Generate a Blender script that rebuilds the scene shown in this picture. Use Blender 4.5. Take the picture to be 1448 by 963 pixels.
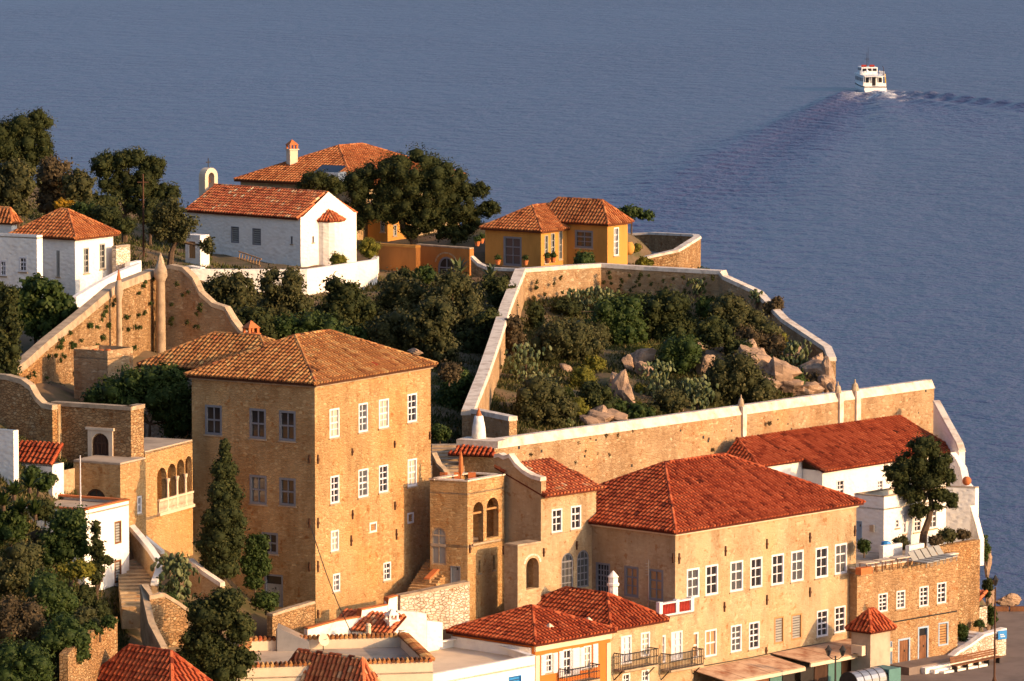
import bpy, math, random
import numpy as np
from mathutils import Vector
from mathutils.geometry import tessellate_polygon
random.seed(7); RNG = np.random.default_rng(7)
rad = math.radians
for o in list(bpy.data.objects): bpy.data.objects.remove(o)
scene = bpy.context.scene; COL = scene.collection

# ------------------------------------------------------------------ camera, sky, sun, exposure
F, IW, IH, CX, CY, CH, YH = 7000.0, 1448, 963, 724.0, 481.5, 55.0, -230.0
PITCH = math.atan((CY - YH) / F)
cam = bpy.data.cameras.new('camera'); cam.lens = F / IW * 36; cam.sensor_width = 36
cam.clip_start = 5; cam.clip_end = 40000
co = bpy.data.objects.new('camera', cam); COL.objects.link(co)
co.location = (0, 0, CH); co.rotation_euler = (math.pi / 2 - PITCH, 0, 0); scene.camera = co
SUN_AZ, SUN_EL = 118.0, 15.5          # azimuth clockwise from +Y
world = bpy.data.worlds.new('World'); scene.world = world; world.use_nodes = True
wn = world.node_tree; wn.nodes.clear()
sky = wn.nodes.new('ShaderNodeTexSky'); sky.sky_type = 'NISHITA'; sky.sun_disc = False
sky.sun_elevation = rad(SUN_EL); sky.sun_rotation = rad(SUN_AZ)
sky.air_density = 1.0; sky.dust_density = 4.5; sky.ozone_density = 3.0
bg = wn.nodes.new('ShaderNodeBackground'); bg.inputs['Strength'].default_value = 0.15
wo = wn.nodes.new('ShaderNodeOutputWorld')
wn.links.new(sky.outputs[0], bg.inputs[0]); wn.links.new(bg.outputs[0], wo.inputs[0])
sl = bpy.data.lights.new('sun', 'SUN'); sl.energy = 3.5; sl.angle = rad(0.6); sl.color = (1.0, 0.60, 0.28)
so = bpy.data.objects.new('sun', sl); COL.objects.link(so)
sdir = Vector((math.sin(rad(SUN_AZ)) * math.cos(rad(SUN_EL)), math.cos(rad(SUN_AZ)) * math.cos(rad(SUN_EL)), math.sin(rad(SUN_EL))))
so.rotation_euler = sdir.to_track_quat('Z', 'Y').to_euler(); so.location = (200, -50, 150)
scene.render.engine = 'CYCLES'
vs = scene.view_settings
vs.view_transform = 'Standard'; vs.look = 'None'; vs.exposure = 0.74; vs.gamma = 1.0; vs.use_curve_mapping = False

# ------------------------------------------------------------------ pixel helpers (direction only; depth or height is given)
_c, _s = math.cos(PITCH), math.sin(PITCH)
def ray(px, py):
    a = (px - CX) / F; b = (CY - py) / F
    return Vector((a, _c + b * _s, -_s + b * _c))
def atY(px, py, Y):
    d = ray(px, py); return Vector((0, 0, CH)) + d * (Y / d.y)
def atZ(px, py, z):
    d = ray(px, py); return Vector((0, 0, CH)) + d * ((z - CH) / d.z)
def colX(px, Y, z=8.0): return (px - CX) / F * (Y * _c + (CH - z) * _s)
def along(P, d, px, z):
    k = (px - CX) / F
    t = (k * (P[1] * _c + (CH - z) * _s) - P[0]) / (d[0] - k * d[1] * _c)
    return (P[0] + d[0] * t, P[1] + d[1] * t)
def Rd(a): return (math.cos(rad(a)), math.sin(rad(a)))
def Ld(b): return (-math.cos(rad(b)), math.sin(rad(b)))

# ------------------------------------------------------------------ materials
MAT = {}
def mk(name):
    m = bpy.data.materials.new(name); m.use_nodes = True; nt = m.node_tree
    b = nt.nodes['Principled BSDF']; MAT[name] = m
    return m, nt, b
def N(nt, t, **kw):
    n = nt.nodes.new(t)
    for k, v in kw.items():
        if k in n.inputs: n.inputs[k].default_value = v
        else: setattr(n, k, v)
    return n
def ramp(nt, fac, stops):
    r = nt.nodes.new('ShaderNodeValToRGB'); e = r.color_ramp.elements
    while len(e) < len(stops): e.new(0.5)
    for i, (p, c) in enumerate(stops):
        e[i].position = p; e[i].color = (*c, 1)
    nt.links.new(fac, r.inputs[0]); return r.outputs[0]
def mix(nt, fac, a, b, mode='MIX'):
    n = nt.nodes.new('ShaderNodeMix'); n.data_type = 'RGBA'; n.blend_type = mode
    if isinstance(fac, float): n.inputs[0].default_value = fac
    else: nt.links.new(fac, n.inputs[0])
    for v, i in ((a, 6), (b, 7)):
        if isinstance(v, tuple): n.inputs[i].default_value = (*v, 1)
        else: nt.links.new(v, n.inputs[i])
    return n.outputs[2]
def coords(nt, scale=(1, 1, 1)):
    t = N(nt, 'ShaderNodeTexCoord'); m = N(nt, 'ShaderNodeMapping'); m.inputs['Scale'].default_value = scale
    nt.links.new(t.outputs['Object'], m.inputs['Vector']); return m.outputs['Vector']
def noise(nt, vec, scale, detail=4, rough=0.55):
    n = N(nt, 'ShaderNodeTexNoise', Scale=scale, Detail=detail, Roughness=rough); nt.links.new(vec, n.inputs['Vector']); return n.outputs['Fac']
def bump(nt, b, h, strength, dist=0.05):
    n = N(nt, 'ShaderNodeBump', Strength=strength, Distance=dist); nt.links.new(h, n.inputs['Height']); nt.links.new(n.outputs[0], b.inputs['Normal'])
def stone(name, c1, c2, c3, mortar, size=0.42, plaster=0.35, bstr=0.8):
    m, nt, b = mk(name)
    v = coords(nt, (1 / size, 1 / size, 1.75 / size))
    wv = N(nt, 'ShaderNodeTexNoise', Scale=1.3, Detail=2.0); nt.links.new(v, wv.inputs['Vector'])
    add = N(nt, 'ShaderNodeMixRGB', blend_type='ADD'); add.inputs[0].default_value = 0.35
    nt.links.new(v, add.inputs[1]); nt.links.new(wv.outputs['Color'], add.inputs[2])
    vo = N(nt, 'ShaderNodeTexVoronoi', Scale=1.0); nt.links.new(add.outputs[0], vo.inputs['Vector'])
    ve = N(nt, 'ShaderNodeTexVoronoi', Scale=1.0, feature='DISTANCE_TO_EDGE'); nt.links.new(add.outputs[0], ve.inputs['Vector'])
    sep = N(nt, 'ShaderNodeSeparateColor'); nt.links.new(vo.outputs['Color'], sep.inputs[0])
    col = ramp(nt, sep.outputs[0], [(0.0, c1), (0.45, c2), (0.8, c2), (1.0, c3)])
    edge = ramp(nt, ve.outputs['Distance'], [(0.0, (0, 0, 0)), (0.10, (1, 1, 1))])
    col = mix(nt, edge, mortar, col)
    v2 = coords(nt)
    pl = ramp(nt, noise(nt, v2, 0.35, 5, 0.65), [(0.42, (0, 0, 0)), (0.62, (1, 1, 1))])
    pm = N(nt, 'ShaderNodeMath', operation='MULTIPLY'); nt.links.new(pl, pm.inputs[0]); pm.inputs[1].default_value = plaster
    col = mix(nt, pm.outputs[0], col, mortar)
    bg_ = ramp(nt, noise(nt, coords(nt, (1, 1, 0.8)), 0.16, 4, 0.6), [(0.35, (0.78, 0.70, 0.62)), (0.5, (1, 1, 1)), (0.66, (1.06, 0.9, 0.72))])
    col = mix(nt, 0.8, col, bg_, 'MULTIPLY')
    st = ramp(nt, noise(nt, coords(nt, (1, 1, 0.3)), 0.55, 6, 0.7), [(0.3, (0.62, 0.55, 0.5)), (0.52, (1, 1, 1)), (0.75, (1.12, 1.0, 0.88))])
    col = mix(nt, 0.8, col, st, 'MULTIPLY')
    sp = ramp(nt, noise(nt, v2, 2.1, 2, 0.5), [(0.64, (1, 1, 1)), (0.7, (0.75, 0.5, 0.32))])
    col = mix(nt, 0.7, col, sp, 'MULTIPLY')
    nt.links.new(col, b.inputs['Base Color']); b.inputs['Roughness'].default_value = 0.92; b.inputs['Specular IOR Level'].default_value = 0.15
    bump(nt, b, edge, bstr, 0.05); return m
def plain(name, c, rough=0.8, var=0.18, scale=1.2, bs=0.25, spec=0.2, metal=0.0, streak=False, c2=None):
    m, nt, b = mk(name)
    v = coords(nt, (1, 1, 0.35) if streak else (1, 1, 1))
    f = noise(nt, v, scale, 6, 0.65)
    d = tuple(x * (1 - var * 1.6) for x in c) if c2 is None else c2
    col = ramp(nt, f, [(0.3, d), (0.55, c), (0.8, tuple(min(1, x * (1 + var * 0.4)) for x in c))])
    nt.links.new(col, b.inputs['Base Color']); b.inputs['Roughness'].default_value = rough
    b.inputs['Specular IOR Level'].default_value = spec; b.inputs['Metallic'].default_value = metal
    if bs: bump(nt, b, noise(nt, coords(nt), scale * 6, 4), bs, 0.03)
    return m
def attr_mat(name, stops, rough=0.8, nscale=0.5, nstr=0.6, transl=0.0, spec=0.15):
    m, nt, b = mk(name)
    a = N(nt, 'ShaderNodeAttribute', attribute_name='val')
    col = ramp(nt, a.outputs['Fac'], stops)
    st = ramp(nt, noise(nt, coords(nt), nscale, 5, 0.65), [(0.32, (0.6, 0.58, 0.55)), (0.55, (1, 1, 1)), (0.75, (1.12, 1.08, 1.0))])
    col = mix(nt, nstr, col, st, 'MULTIPLY')
    nt.links.new(col, b.inputs['Base Color']); b.inputs['Roughness'].default_value = rough; b.inputs['Specular IOR Level'].default_value = spec
    if transl:
        tr = N(nt, 'ShaderNodeBsdfTranslucent'); nt.links.new(col, tr.inputs[0])
        ms = N(nt, 'ShaderNodeMixShader'); ms.inputs[0].default_value = transl
        nt.links.new(b.outputs[0], ms.inputs[1]); nt.links.new(tr.outputs[0], ms.inputs[2])
        nt.links.new(ms.outputs[0], nt.nodes['Material Output'].inputs['Surface'])
    return m

stone('stone_gold', (0.36, 0.20, 0.082), (0.47, 0.29, 0.135), (0.58, 0.41, 0.21), (0.49, 0.32, 0.155), 0.27, 0.65)
stone('stone_pale', (0.38, 0.25, 0.14), (0.46, 0.33, 0.195), (0.55, 0.43, 0.28), (0.47, 0.35, 0.215), 0.26, 0.75, 0.5)
stone('stone_house', (0.32, 0.185, 0.09), (0.43, 0.27, 0.14), (0.53, 0.38, 0.23), (0.35, 0.215, 0.115), 0.27, 0.4, 0.8)
stone('stone_fort', (0.32, 0.195, 0.105), (0.43, 0.285, 0.16), (0.58, 0.44, 0.28), (0.44, 0.30, 0.175), 0.30, 0.6)
stone('stone_rubble', (0.27, 0.15, 0.07), (0.40, 0.245, 0.12), (0.52, 0.37, 0.21), (0.25, 0.15, 0.075), 0.28, 0.25, 1.0)
stone('stone_white', (0.62, 0.50, 0.38), (0.74, 0.64, 0.53), (0.8, 0.74, 0.66), (0.46, 0.33, 0.22), 0.30, 0.2, 1.0)
plain('whitewash', (0.83, 0.77, 0.70), 0.9, 0.06, 0.8, 0.45, c2=(0.74, 0.67, 0.60))
def limewash():
    m, nt, b = MAT['whitewash'], MAT['whitewash'].node_tree, MAT['whitewash'].node_tree.nodes['Principled BSDF']
    v = N(nt, 'ShaderNodeTexVoronoi', Scale=1.0, feature='SMOOTH_F1'); nt.links.new(coords(nt, (2.6, 2.6, 4.2)), v.inputs['Vector'])
    a = N(nt, 'ShaderNodeMath', operation='MULTIPLY_ADD'); nt.links.new(noise(nt, coords(nt), 5, 3), a.inputs[0]); a.inputs[1].default_value = .4; nt.links.new(v.outputs['Distance'], a.inputs[2])
    bump(nt, b, a.outputs[0], .55, .09)
limewash()
plain('cap_white', (0.70, 0.60, 0.50), 0.9, 0.15, 1.3, 0.4, c2=(0.44, 0.33, 0.25))
plain('cap_stone', (0.43, 0.315, 0.21), 0.95, 0.3, 1.4, 0.7)
plain('ochre', (0.50, 0.235, 0.055), 0.9, 0.14, 0.9, 0.25, streak=True)
plain('ochre_deep', (0.40, 0.16, 0.042), 0.9, 0.18, 0.7, 0.25, streak=True)
plain('orange_wall', (0.58, 0.16, 0.03), 0.85, 0.08, 0.8, 0.1)
plain('cream', (0.66, 0.52, 0.38), 0.85, 0.1, 0.8, 0.1)
plain('concrete', (0.46, 0.36, 0.27), 0.95, 0.25, 0.5, 0.3)
plain('paving', (0.20, 0.15, 0.125), 0.9, 0.2, 0.4, 0.3)
plain('soil', (0.16, 0.105, 0.06), 1.0, 0.35, 0.35, 0.8, c2=(0.055, 0.06, 0.02))
plain('rock', (0.36, 0.235, 0.155), 0.95, 0.4, 1.6, 1.0, c2=(0.12, 0.085, 0.065))
plain('frame_white', (0.66, 0.62, 0.63), 0.6, 0.05, 1, 0)
plain('frame_grey', (0.19, 0.19, 0.21), 0.6, 0.08, 1, 0)
plain('frame_blue', (0.30, 0.40, 0.52), 0.6, 0.08, 1, 0)
plain('wood', (0.20, 0.085, 0.04), 0.7, 0.3, 3, 0.2, streak=True)
plain('wood_dark', (0.07, 0.035, 0.022), 0.8, 0.3, 3, 0.2, streak=True)
plain('wood_tan', (0.42, 0.22, 0.09), 0.7, 0.2, 3, 0.2, streak=True)
plain('curtain', (0.46, 0.41, 0.32), 0.8, 0.15, 2, 0)
plain('amber', (0.40, 0.23, 0.11), 0.5, 0.15, 2, 0)
plain('shutter_grey', (0.30, 0.29, 0.27), 0.7, 0.1, 2, 0)
plain('iron', (0.035, 0.03, 0.028), 0.6, 0.2, 4, 0)
plain('rust_iron', (0.10, 0.045, 0.025), 0.8, 0.3, 4, 0)
plain('terracotta', (0.50, 0.15, 0.05), 0.8, 0.15, 3, 0.2)
plain('rust_sheet', (0.55, 0.36, 0.23), 0.8, 0.3, 0.9, 0.1, c2=(0.26, 0.09, 0.04))
plain('red_paint', (0.33, 0.035, 0.022), 0.5, 0.1, 2, 0)
plain('blue_paint', (0.03, 0.22, 0.55), 0.5, 0.1, 2, 0)
plain('teal_paint', (0.09, 0.20, 0.19), 0.6, 0.1, 2, 0)
plain('yellow_paint', (0.60, 0.36, 0.04), 0.6, 0.1, 2, 0)
plain('boat_white', (0.82, 0.80, 0.78), 0.4, 0.04, 1, 0, 0.4)
plain('steel', (0.55, 0.53, 0.52), 0.35, 0.1, 2, 0, 0.5, 0.8)
plain('canvas', (0.62, 0.50, 0.38), 0.9, 0.1, 2, 0)
plain('bark', (0.11, 0.07, 0.045), 0.95, 0.3, 4, 0.6)
m, nt, b = mk('glass'); b.inputs['Base Color'].default_value = (0.022, 0.02, 0.022, 1); b.inputs['Roughness'].default_value = 0.12; b.inputs['Specular IOR Level'].default_value = 0.5
m, nt, b = mk('glass_sky'); b.inputs['Base Color'].default_value = (0.075, 0.075, 0.078, 1); b.inputs['Roughness'].default_value = 0.06; b.inputs['Specular IOR Level'].default_value = 0.8
attr_mat('tile_old', [(0, (0.075, 0.03, 0.016)), (0.3, (0.32, 0.12, 0.043)), (0.6, (0.42, 0.18, 0.062)), (0.9, (0.53, 0.31, 0.12)), (1, (0.40, 0.07, 0.03))], 0.9)
attr_mat('tile_red', [(0, (0.085, 0.018, 0.01)), (0.3, (0.24, 0.04, 0.016)), (0.5, (0.37, 0.072, 0.026)), (1, (0.53, 0.14, 0.055))], 0.85, 0.3, 0.3)
attr_mat('tile_orange', [(0, (0.12, 0.038, 0.016)), (0.3, (0.33, 0.10, 0.035)), (0.5, (0.45, 0.145, 0.05)), (1, (0.56, 0.24, 0.09))], 0.85, 0.5, 0.5)
attr_mat('tile_mixed', [(0, (0.12, 0.028, 0.014)), (0.45, (0.48, 0.12, 0.05)), (0.8, (0.56, 0.20, 0.08)), (1, (0.66, 0.46, 0.26))], 0.85, 0.6, 0.4)
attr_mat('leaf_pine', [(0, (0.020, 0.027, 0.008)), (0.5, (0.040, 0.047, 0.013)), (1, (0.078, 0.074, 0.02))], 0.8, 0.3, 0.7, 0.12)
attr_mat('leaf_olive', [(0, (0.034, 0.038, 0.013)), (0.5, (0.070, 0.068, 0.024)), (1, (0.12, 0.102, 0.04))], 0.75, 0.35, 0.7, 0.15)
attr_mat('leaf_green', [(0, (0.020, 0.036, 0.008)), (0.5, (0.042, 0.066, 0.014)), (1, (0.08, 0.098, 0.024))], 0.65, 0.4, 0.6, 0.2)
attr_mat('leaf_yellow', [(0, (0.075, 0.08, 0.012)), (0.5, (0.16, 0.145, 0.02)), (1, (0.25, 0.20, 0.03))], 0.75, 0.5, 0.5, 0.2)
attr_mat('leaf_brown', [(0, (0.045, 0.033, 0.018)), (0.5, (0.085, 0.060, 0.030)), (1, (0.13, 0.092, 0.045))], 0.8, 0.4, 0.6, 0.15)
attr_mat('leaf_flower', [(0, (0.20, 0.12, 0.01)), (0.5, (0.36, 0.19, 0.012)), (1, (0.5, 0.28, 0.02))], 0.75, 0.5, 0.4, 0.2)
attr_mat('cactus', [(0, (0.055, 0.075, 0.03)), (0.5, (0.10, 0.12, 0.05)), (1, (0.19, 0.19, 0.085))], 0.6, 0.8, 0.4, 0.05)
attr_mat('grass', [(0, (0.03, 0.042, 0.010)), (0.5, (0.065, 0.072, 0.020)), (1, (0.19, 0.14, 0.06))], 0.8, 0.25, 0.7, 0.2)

def water_mat():
    m, nt, b = mk('water')
    a = N(nt, 'ShaderNodeAttribute', attribute_name='val')
    v = coords(nt, (1, 1, 1))
    col = mix(nt, a.outputs['Fac'], (0.060, 0.062, 0.130), (0.75, 0.74, 0.74))
    nt.links.new(col, b.inputs['Base Color'])
    rr = ramp(nt, a.outputs['Fac'], [(0, (0.30,) * 3), (0.4, (0.8,) * 3)])
    nt.links.new(rr, b.inputs['Roughness'])
    b.inputs['IOR'].default_value = 1.4
    n1 = noise(nt, coords(nt, (0.16, 0.10, 1)), 1.0, 5, 0.62)
    n2 = noise(nt, coords(nt, (0.75, 0.5, 1)), 1.0, 4, 0.6)
    n3 = noise(nt, coords(nt, (0.012, 0.008, 1)), 1.0, 3, 0.5)
    h1 = N(nt, 'ShaderNodeMath', operation='MULTIPLY_ADD'); nt.links.new(n2, h1.inputs[0]); h1.inputs[1].default_value = 0.28; nt.links.new(n1, h1.inputs[2])
    st = N(nt, 'ShaderNodeMath', operation='MULTIPLY_ADD'); nt.links.new(n3, st.inputs[0]); st.inputs[1].default_value = 0.9; st.inputs[2].default_value = 0.35
    bp = N(nt, 'ShaderNodeBump', Distance=2.4); nt.links.new(st.outputs[0], bp.inputs['Strength']); nt.links.new(h1.outputs[0], bp.inputs['Height'])
    nt.links.new(bp.outputs[0], b.inputs['Normal'])
water_mat()

# ------------------------------------------------------------------ mesh helpers
ORG = {}
def tag(o, label=None, cat=None, group=None, kind=None):
    if label: o['label'] = label
    if cat: o['category'] = cat
    if group: o['group'] = group
    if kind: o['kind'] = kind
    return o
def thing(name, label, cat, loc, group=None):
    o = bpy.data.objects.new(name, None); COL.objects.link(o); o.location = loc; o.empty_display_size = 0.5
    ORG[o.name] = Vector(loc); return tag(o, label, cat, group)
class MB:
    def __init__(s): s.v = []; s.f = []; s.a = []; s.cur = 0.5
    def add(s, vs, fs, val=None):
        k = len(s.v); s.v.extend(tuple(p) for p in vs); s.f.extend(tuple(i + k for i in f) for f in fs)
        s.a.extend([s.cur if val is None else val] * len(fs))
    def hexa(s, p):  # 8 points: bottom 4 ccw, top 4 ccw
        s.add(p, [(3, 2, 1, 0), (4, 5, 6, 7), (0, 1, 5, 4), (1, 2, 6, 5), (2, 3, 7, 6), (3, 0, 4, 7)])
    def box(s, c, sx, sy, sz, rz=0):   # c = centre of the base
        ca, sa = math.cos(rz), math.sin(rz); q = []
        for z in (0, sz):
            for x, y in ((-1, -1), (1, -1), (1, 1), (-1, 1)):
                X, Y = x * sx / 2, y * sy / 2; q.append((c[0] + X * ca - Y * sa, c[1] + X * sa + Y * ca, c[2] + z))
        s.hexa(q)
    def prism(s, poly, z0, z1):
        n = len(poly); vs = [(p[0], p[1], z0) for p in poly] + [(p[0], p[1], z1) for p in poly]
        fs = [tuple(range(n - 1, -1, -1)), tuple(range(n, 2 * n))] + [(i, (i + 1) % n, n + (i + 1) % n, n + i) for i in range(n)]
        s.add(vs, fs)
    def cyl(s, p, q, r0, r1=None, n=8, cap=True):
        r1 = r0 if r1 is None else r1; p = Vector(p); q = Vector(q); d = (q - p)
        if d.length < 1e-6: return
        d.normalize(); x = d.orthogonal().normalized(); y = d.cross(x); vs = []
        for c, r in ((p, r0), (q, r1)):
            for i in range(n):
                t = 2 * math.pi * i / n; vs.append(c + x * (r * math.cos(t)) + y * (r * math.sin(t)))
        fs = [(i, (i + 1) % n, n + (i + 1) % n, n + i) for i in range(n)]
        if cap: fs += [tuple(range(n - 1, -1, -1)), tuple(range(n, 2 * n))]
        s.add(vs, fs)
    def tube(s, pts, rs, n=7):
        for i in range(len(pts) - 1): s.cyl(pts[i], pts[i + 1], rs[i], rs[i + 1], n)
    def lathe(s, c, prof, n=10):
        vs = []; k = len(prof)
        for r, z in prof:
            for i in range(n):
                t = 2 * math.pi * i / n; vs.append((c[0] + r * math.cos(t), c[1] + r * math.sin(t), c[2] + z))
        fs = [(j * n + i, j * n + (i + 1) % n, (j + 1) * n + (i + 1) % n, (j + 1) * n + i) for j in range(k - 1) for i in range(n)]
        fs += [tuple(range(n - 1, -1, -1)), tuple((k - 1) * n + i for i in range(n))]
        s.add(vs, fs)
    def ell(s, c, rx, ry, rz, n=8, m=5, ax=None, jit=0.0, val=None):
        vs = []
        for j in range(m + 1):
            ph = math.pi * j / m
            for i in range(n):
                t = 2 * math.pi * i / n; k = 1 + random.uniform(-jit, jit)
                v = Vector((rx * math.sin(ph) * math.cos(t), ry * math.sin(ph) * math.sin(t), rz * math.cos(ph))) * k
                if ax is not None: v = ax @ v
                vs.append(Vector(c) + v)
        fs = [(j * n + i, (j + 1) * n + i, (j + 1) * n + (i + 1) % n, j * n + (i + 1) % n) for j in range(m) for i in range(n)]
        s.add(vs, fs, val)
    def build(s, name, mat, parent=None, loc=None, smooth=False, kind=None, label=None):
        me = bpy.data.meshes.new(name); o = bpy.data.objects.new(name, me); COL.objects.link(o)
        if parent is not None:
            org = ORG[parent.name]; o.parent = parent
        else:
            org = Vector(loc) if loc is not None else Vector((0, 0, 0)); o.location = org
        ORG[o.name] = org
        me.from_pydata([(v[0] - org.x, v[1] - org.y, v[2] - org.z) for v in s.v], [], s.f)
        at = me.attributes.new('val', 'FLOAT', 'FACE'); at.data.foreach_set('value', s.a)
        if smooth: me.polygons.foreach_set('use_smooth', [True] * len(me.polygons))
        me.materials.append(MAT[mat]); me.update()
        if kind: o['kind'] = kind
        if label: o['label'] = label
        return o

class Wall:
    def __init__(s, A, B):
        s.A = Vector((A[0], A[1])); s.B = Vector((B[0], B[1])); s.L = (s.B - s.A).length; s.u = (s.B - s.A) / s.L; s.n = Vector((s.u.y, -s.u.x))
    def P(s, a, z, d=0.0):
        q = s.A + s.u * a + s.n * d; return (q.x, q.y, z)
    def hit(s, px, py):
        r = ray(px, py); den = r.x * s.n.x + r.y * s.n.y
        t = (s.A.x * s.n.x + s.A.y * s.n.y) / den
        p = Vector((0, 0, CH)) + r * t
        return ((p.x - s.A.x) * s.u.x + (p.y - s.A.y) * s.u.y, p.z)
    def lbox(s, mb, a0, a1, z0, z1, d0, d1):
        mb.hexa([s.P(a0, z0, d1), s.P(a1, z0, d1), s.P(a1, z0, d0), s.P(a0, z0, d0), s.P(a0, z1, d1), s.P(a1, z1, d1), s.P(a1, z1, d0), s.P(a0, z1, d0)])
def arch_poly(a0, a1, z0, z1, k=8, rise=None):
    r = (a1 - a0) / 2; h = r if rise is None else rise; c = (a0 + a1) / 2
    pts = [(a0, z0), (a1, z0)]
    for i in range(k + 1):
        t = math.pi * i / k; pts.append((c + r * math.cos(t), z1 - h + h * math.sin(t)))
    return pts
def sheet(mb, W, outline, holes, depth=0.2):
    polys = [[Vector((a, z, 0)) for a, z in outline]] + [[Vector((a, z, 0)) for a, z in h] for h in holes]
    flat = [p for q in polys for p in q]
    tris = tessellate_polygon(polys); fs = []
    for t in tris:
        p, q, r = (flat[i] for i in t)
        ar = (q.x - p.x) * (r.y - p.y) - (r.x - p.x) * (q.y - p.y)
        fs.append(tuple(t) if ar > 0 else tuple(reversed(t)))
    mb.add([W.P(p.x, p.y) for p in flat], fs)
    for h in holes:
        n = len(h); vs = [W.P(a, z) for a, z in h] + [W.P(a, z, -depth) for a, z in h]
        mb.add(vs, [(i, n + i, n + (i + 1) % n, (i + 1) % n) for i in range(n)])
def ringx(mb, W, outer, inner, d0, d1):
    n = len(outer)
    for d, rev in ((d1, False), (d0, True)):
        vs = [W.P(a, z, d) for a, z in outer] + [W.P(a, z, d) for a, z in inner]
        fs = [(i, (i + 1) % n, n + (i + 1) % n, n + i) for i in range(n)]
        mb.add(vs, [tuple(reversed(f)) for f in fs] if rev else fs)
    for poly in (outer, inner):
        vs = [W.P(a, z, d1) for a, z in poly] + [W.P(a, z, d0) for a, z in poly]
        mb.add(vs, [(i, (i + 1) % n, n + (i + 1) % n, n + i) for i in range(n)])
# opening kinds -> parts
def fit_opening(th, W, a0, a1, z0, z1, kind, frame='frame_white', pane='glass', cols=2, rows=3, fw=0.11, rise=None, name=None):
    if kind == 'void': return
    if pane == 'glass': pane = random.choice(('glass', 'glass', 'glass_sky'))
    if kind == 'arch':
        mb = MB(); inn = arch_poly(a0 + fw, a1 - fw, z0 + fw, z1 - fw, 8, None if rise is None else rise)
        ringx(mb, W, arch_poly(a0, a1, z0, z1, 8, rise), inn, -0.14, -0.04)
        zz = z1 - (a1 - a0) / 2
        W.lbox(mb, a0, a1, zz - 0.05, zz + 0.05, -0.13, -0.045)
        for c in range(1, cols): x = a0 + (a1 - a0) * c / cols; W.lbox(mb, x - 0.03, x + 0.03, z0, z1 - 0.05, -0.13, -0.05)
        for r in range(1, rows): z = z0 + (zz - z0) * r / rows; W.lbox(mb, a0, a1, z - 0.03, z + 0.03, -0.128, -0.052)
        w = mb.build('window', frame, th); g = MB(); pl = arch_poly(a0, a1, z0, z1, 8, rise)
        g.add([W.P(a, z, -0.11) for a, z in pl], [tuple(range(len(pl)))]); g.build('glass_pane', pane, w); return w
    mb = MB()
    W.lbox(mb, a0, a0 + fw, z0, z1, -0.16, 0.015); W.lbox(mb, a1 - fw, a1, z0, z1, -0.16, 0.015)
    W.lbox(mb, a0 + fw, a1 - fw, z1 - fw, z1, -0.16, 0.013); W.lbox(mb, a0 + fw, a1 - fw, z0, z0 + fw, -0.16, 0.013)
    A0, A1, Z0, Z1 = a0 + fw, a1 - fw, z0 + fw, z1 - fw
    if kind == 'win':
        for c in range(1, cols): x = A0 + (A1 - A0) * c / cols; W.lbox(mb, x - 0.035, x + 0.035, Z0, Z1, -0.13, -0.05)
        for r in range(1, rows):
            z = Z0 + (Z1 - Z0) * r / rows; t = 0.05 if r == rows // 2 + (rows % 2) else 0.03
            W.lbox(mb, A0, A1, z - t, z + t, -0.128, -0.045 if t > 0.04 else -0.052)
        w = mb.build('window', frame, th)
        g = MB(); g.add([W.P(A0, Z0, -0.11), W.P(A1, Z0, -0.11), W.P(A1, Z1, -0.11), W.P(A0, Z1, -0.11)], [(0, 1, 2, 3)]); g.build('glass_pane', pane, w)
        sb = MB(); W.lbox(sb, a0 - 0.08, a1 + 0.08, z0 - 0.09, z0 - 0.005, -0.1, 0.07); sb.build('sill', 'cap_stone', w)
    elif kind == 'slat':
        w = mb.build('window', frame, th); g = MB(); n = max(4, int((Z1 - Z0) / 0.16))
        for i in range(n):
            z = Z0 + (Z1 - Z0) * i / n; W.lbox(g, A0, A1, z, z + (Z1 - Z0) / n * 0.7, -0.12, -0.07)
        g.build('louvre', pane, w); k = MB(); W.lbox(k, A0, A1, Z0, Z1, -0.17, -0.15); k.build('backing', 'iron', w)
    else:  # door
        w = mb.build('door', frame, th); g = MB(); n = max(2, int((A1 - A0) / 0.2)); zt = Z1 - 0.5 if kind == 'doort' else Z1
        for i in range(n):
            x0 = A0 + (A1 - A0) * i / n; W.lbox(g, x0 + 0.008, A0 + (A1 - A0) * (i + 1) / n - 0.008, Z0, zt, -0.13, -0.08)
        g.build('door_leaf', pane, w); k = MB(); W.lbox(k, (A0 + A1) / 2 + 0.08, (A0 + A1) / 2 + 0.14, Z0 + 0.95, Z0 + 1.1, -0.08, -0.04); k.build('handle', 'iron', w)
        bk = MB(); W.lbox(bk, A0, A1, Z0, Z1, -0.17, -0.14); bk.build('transom', 'glass', w)
    return w
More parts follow.
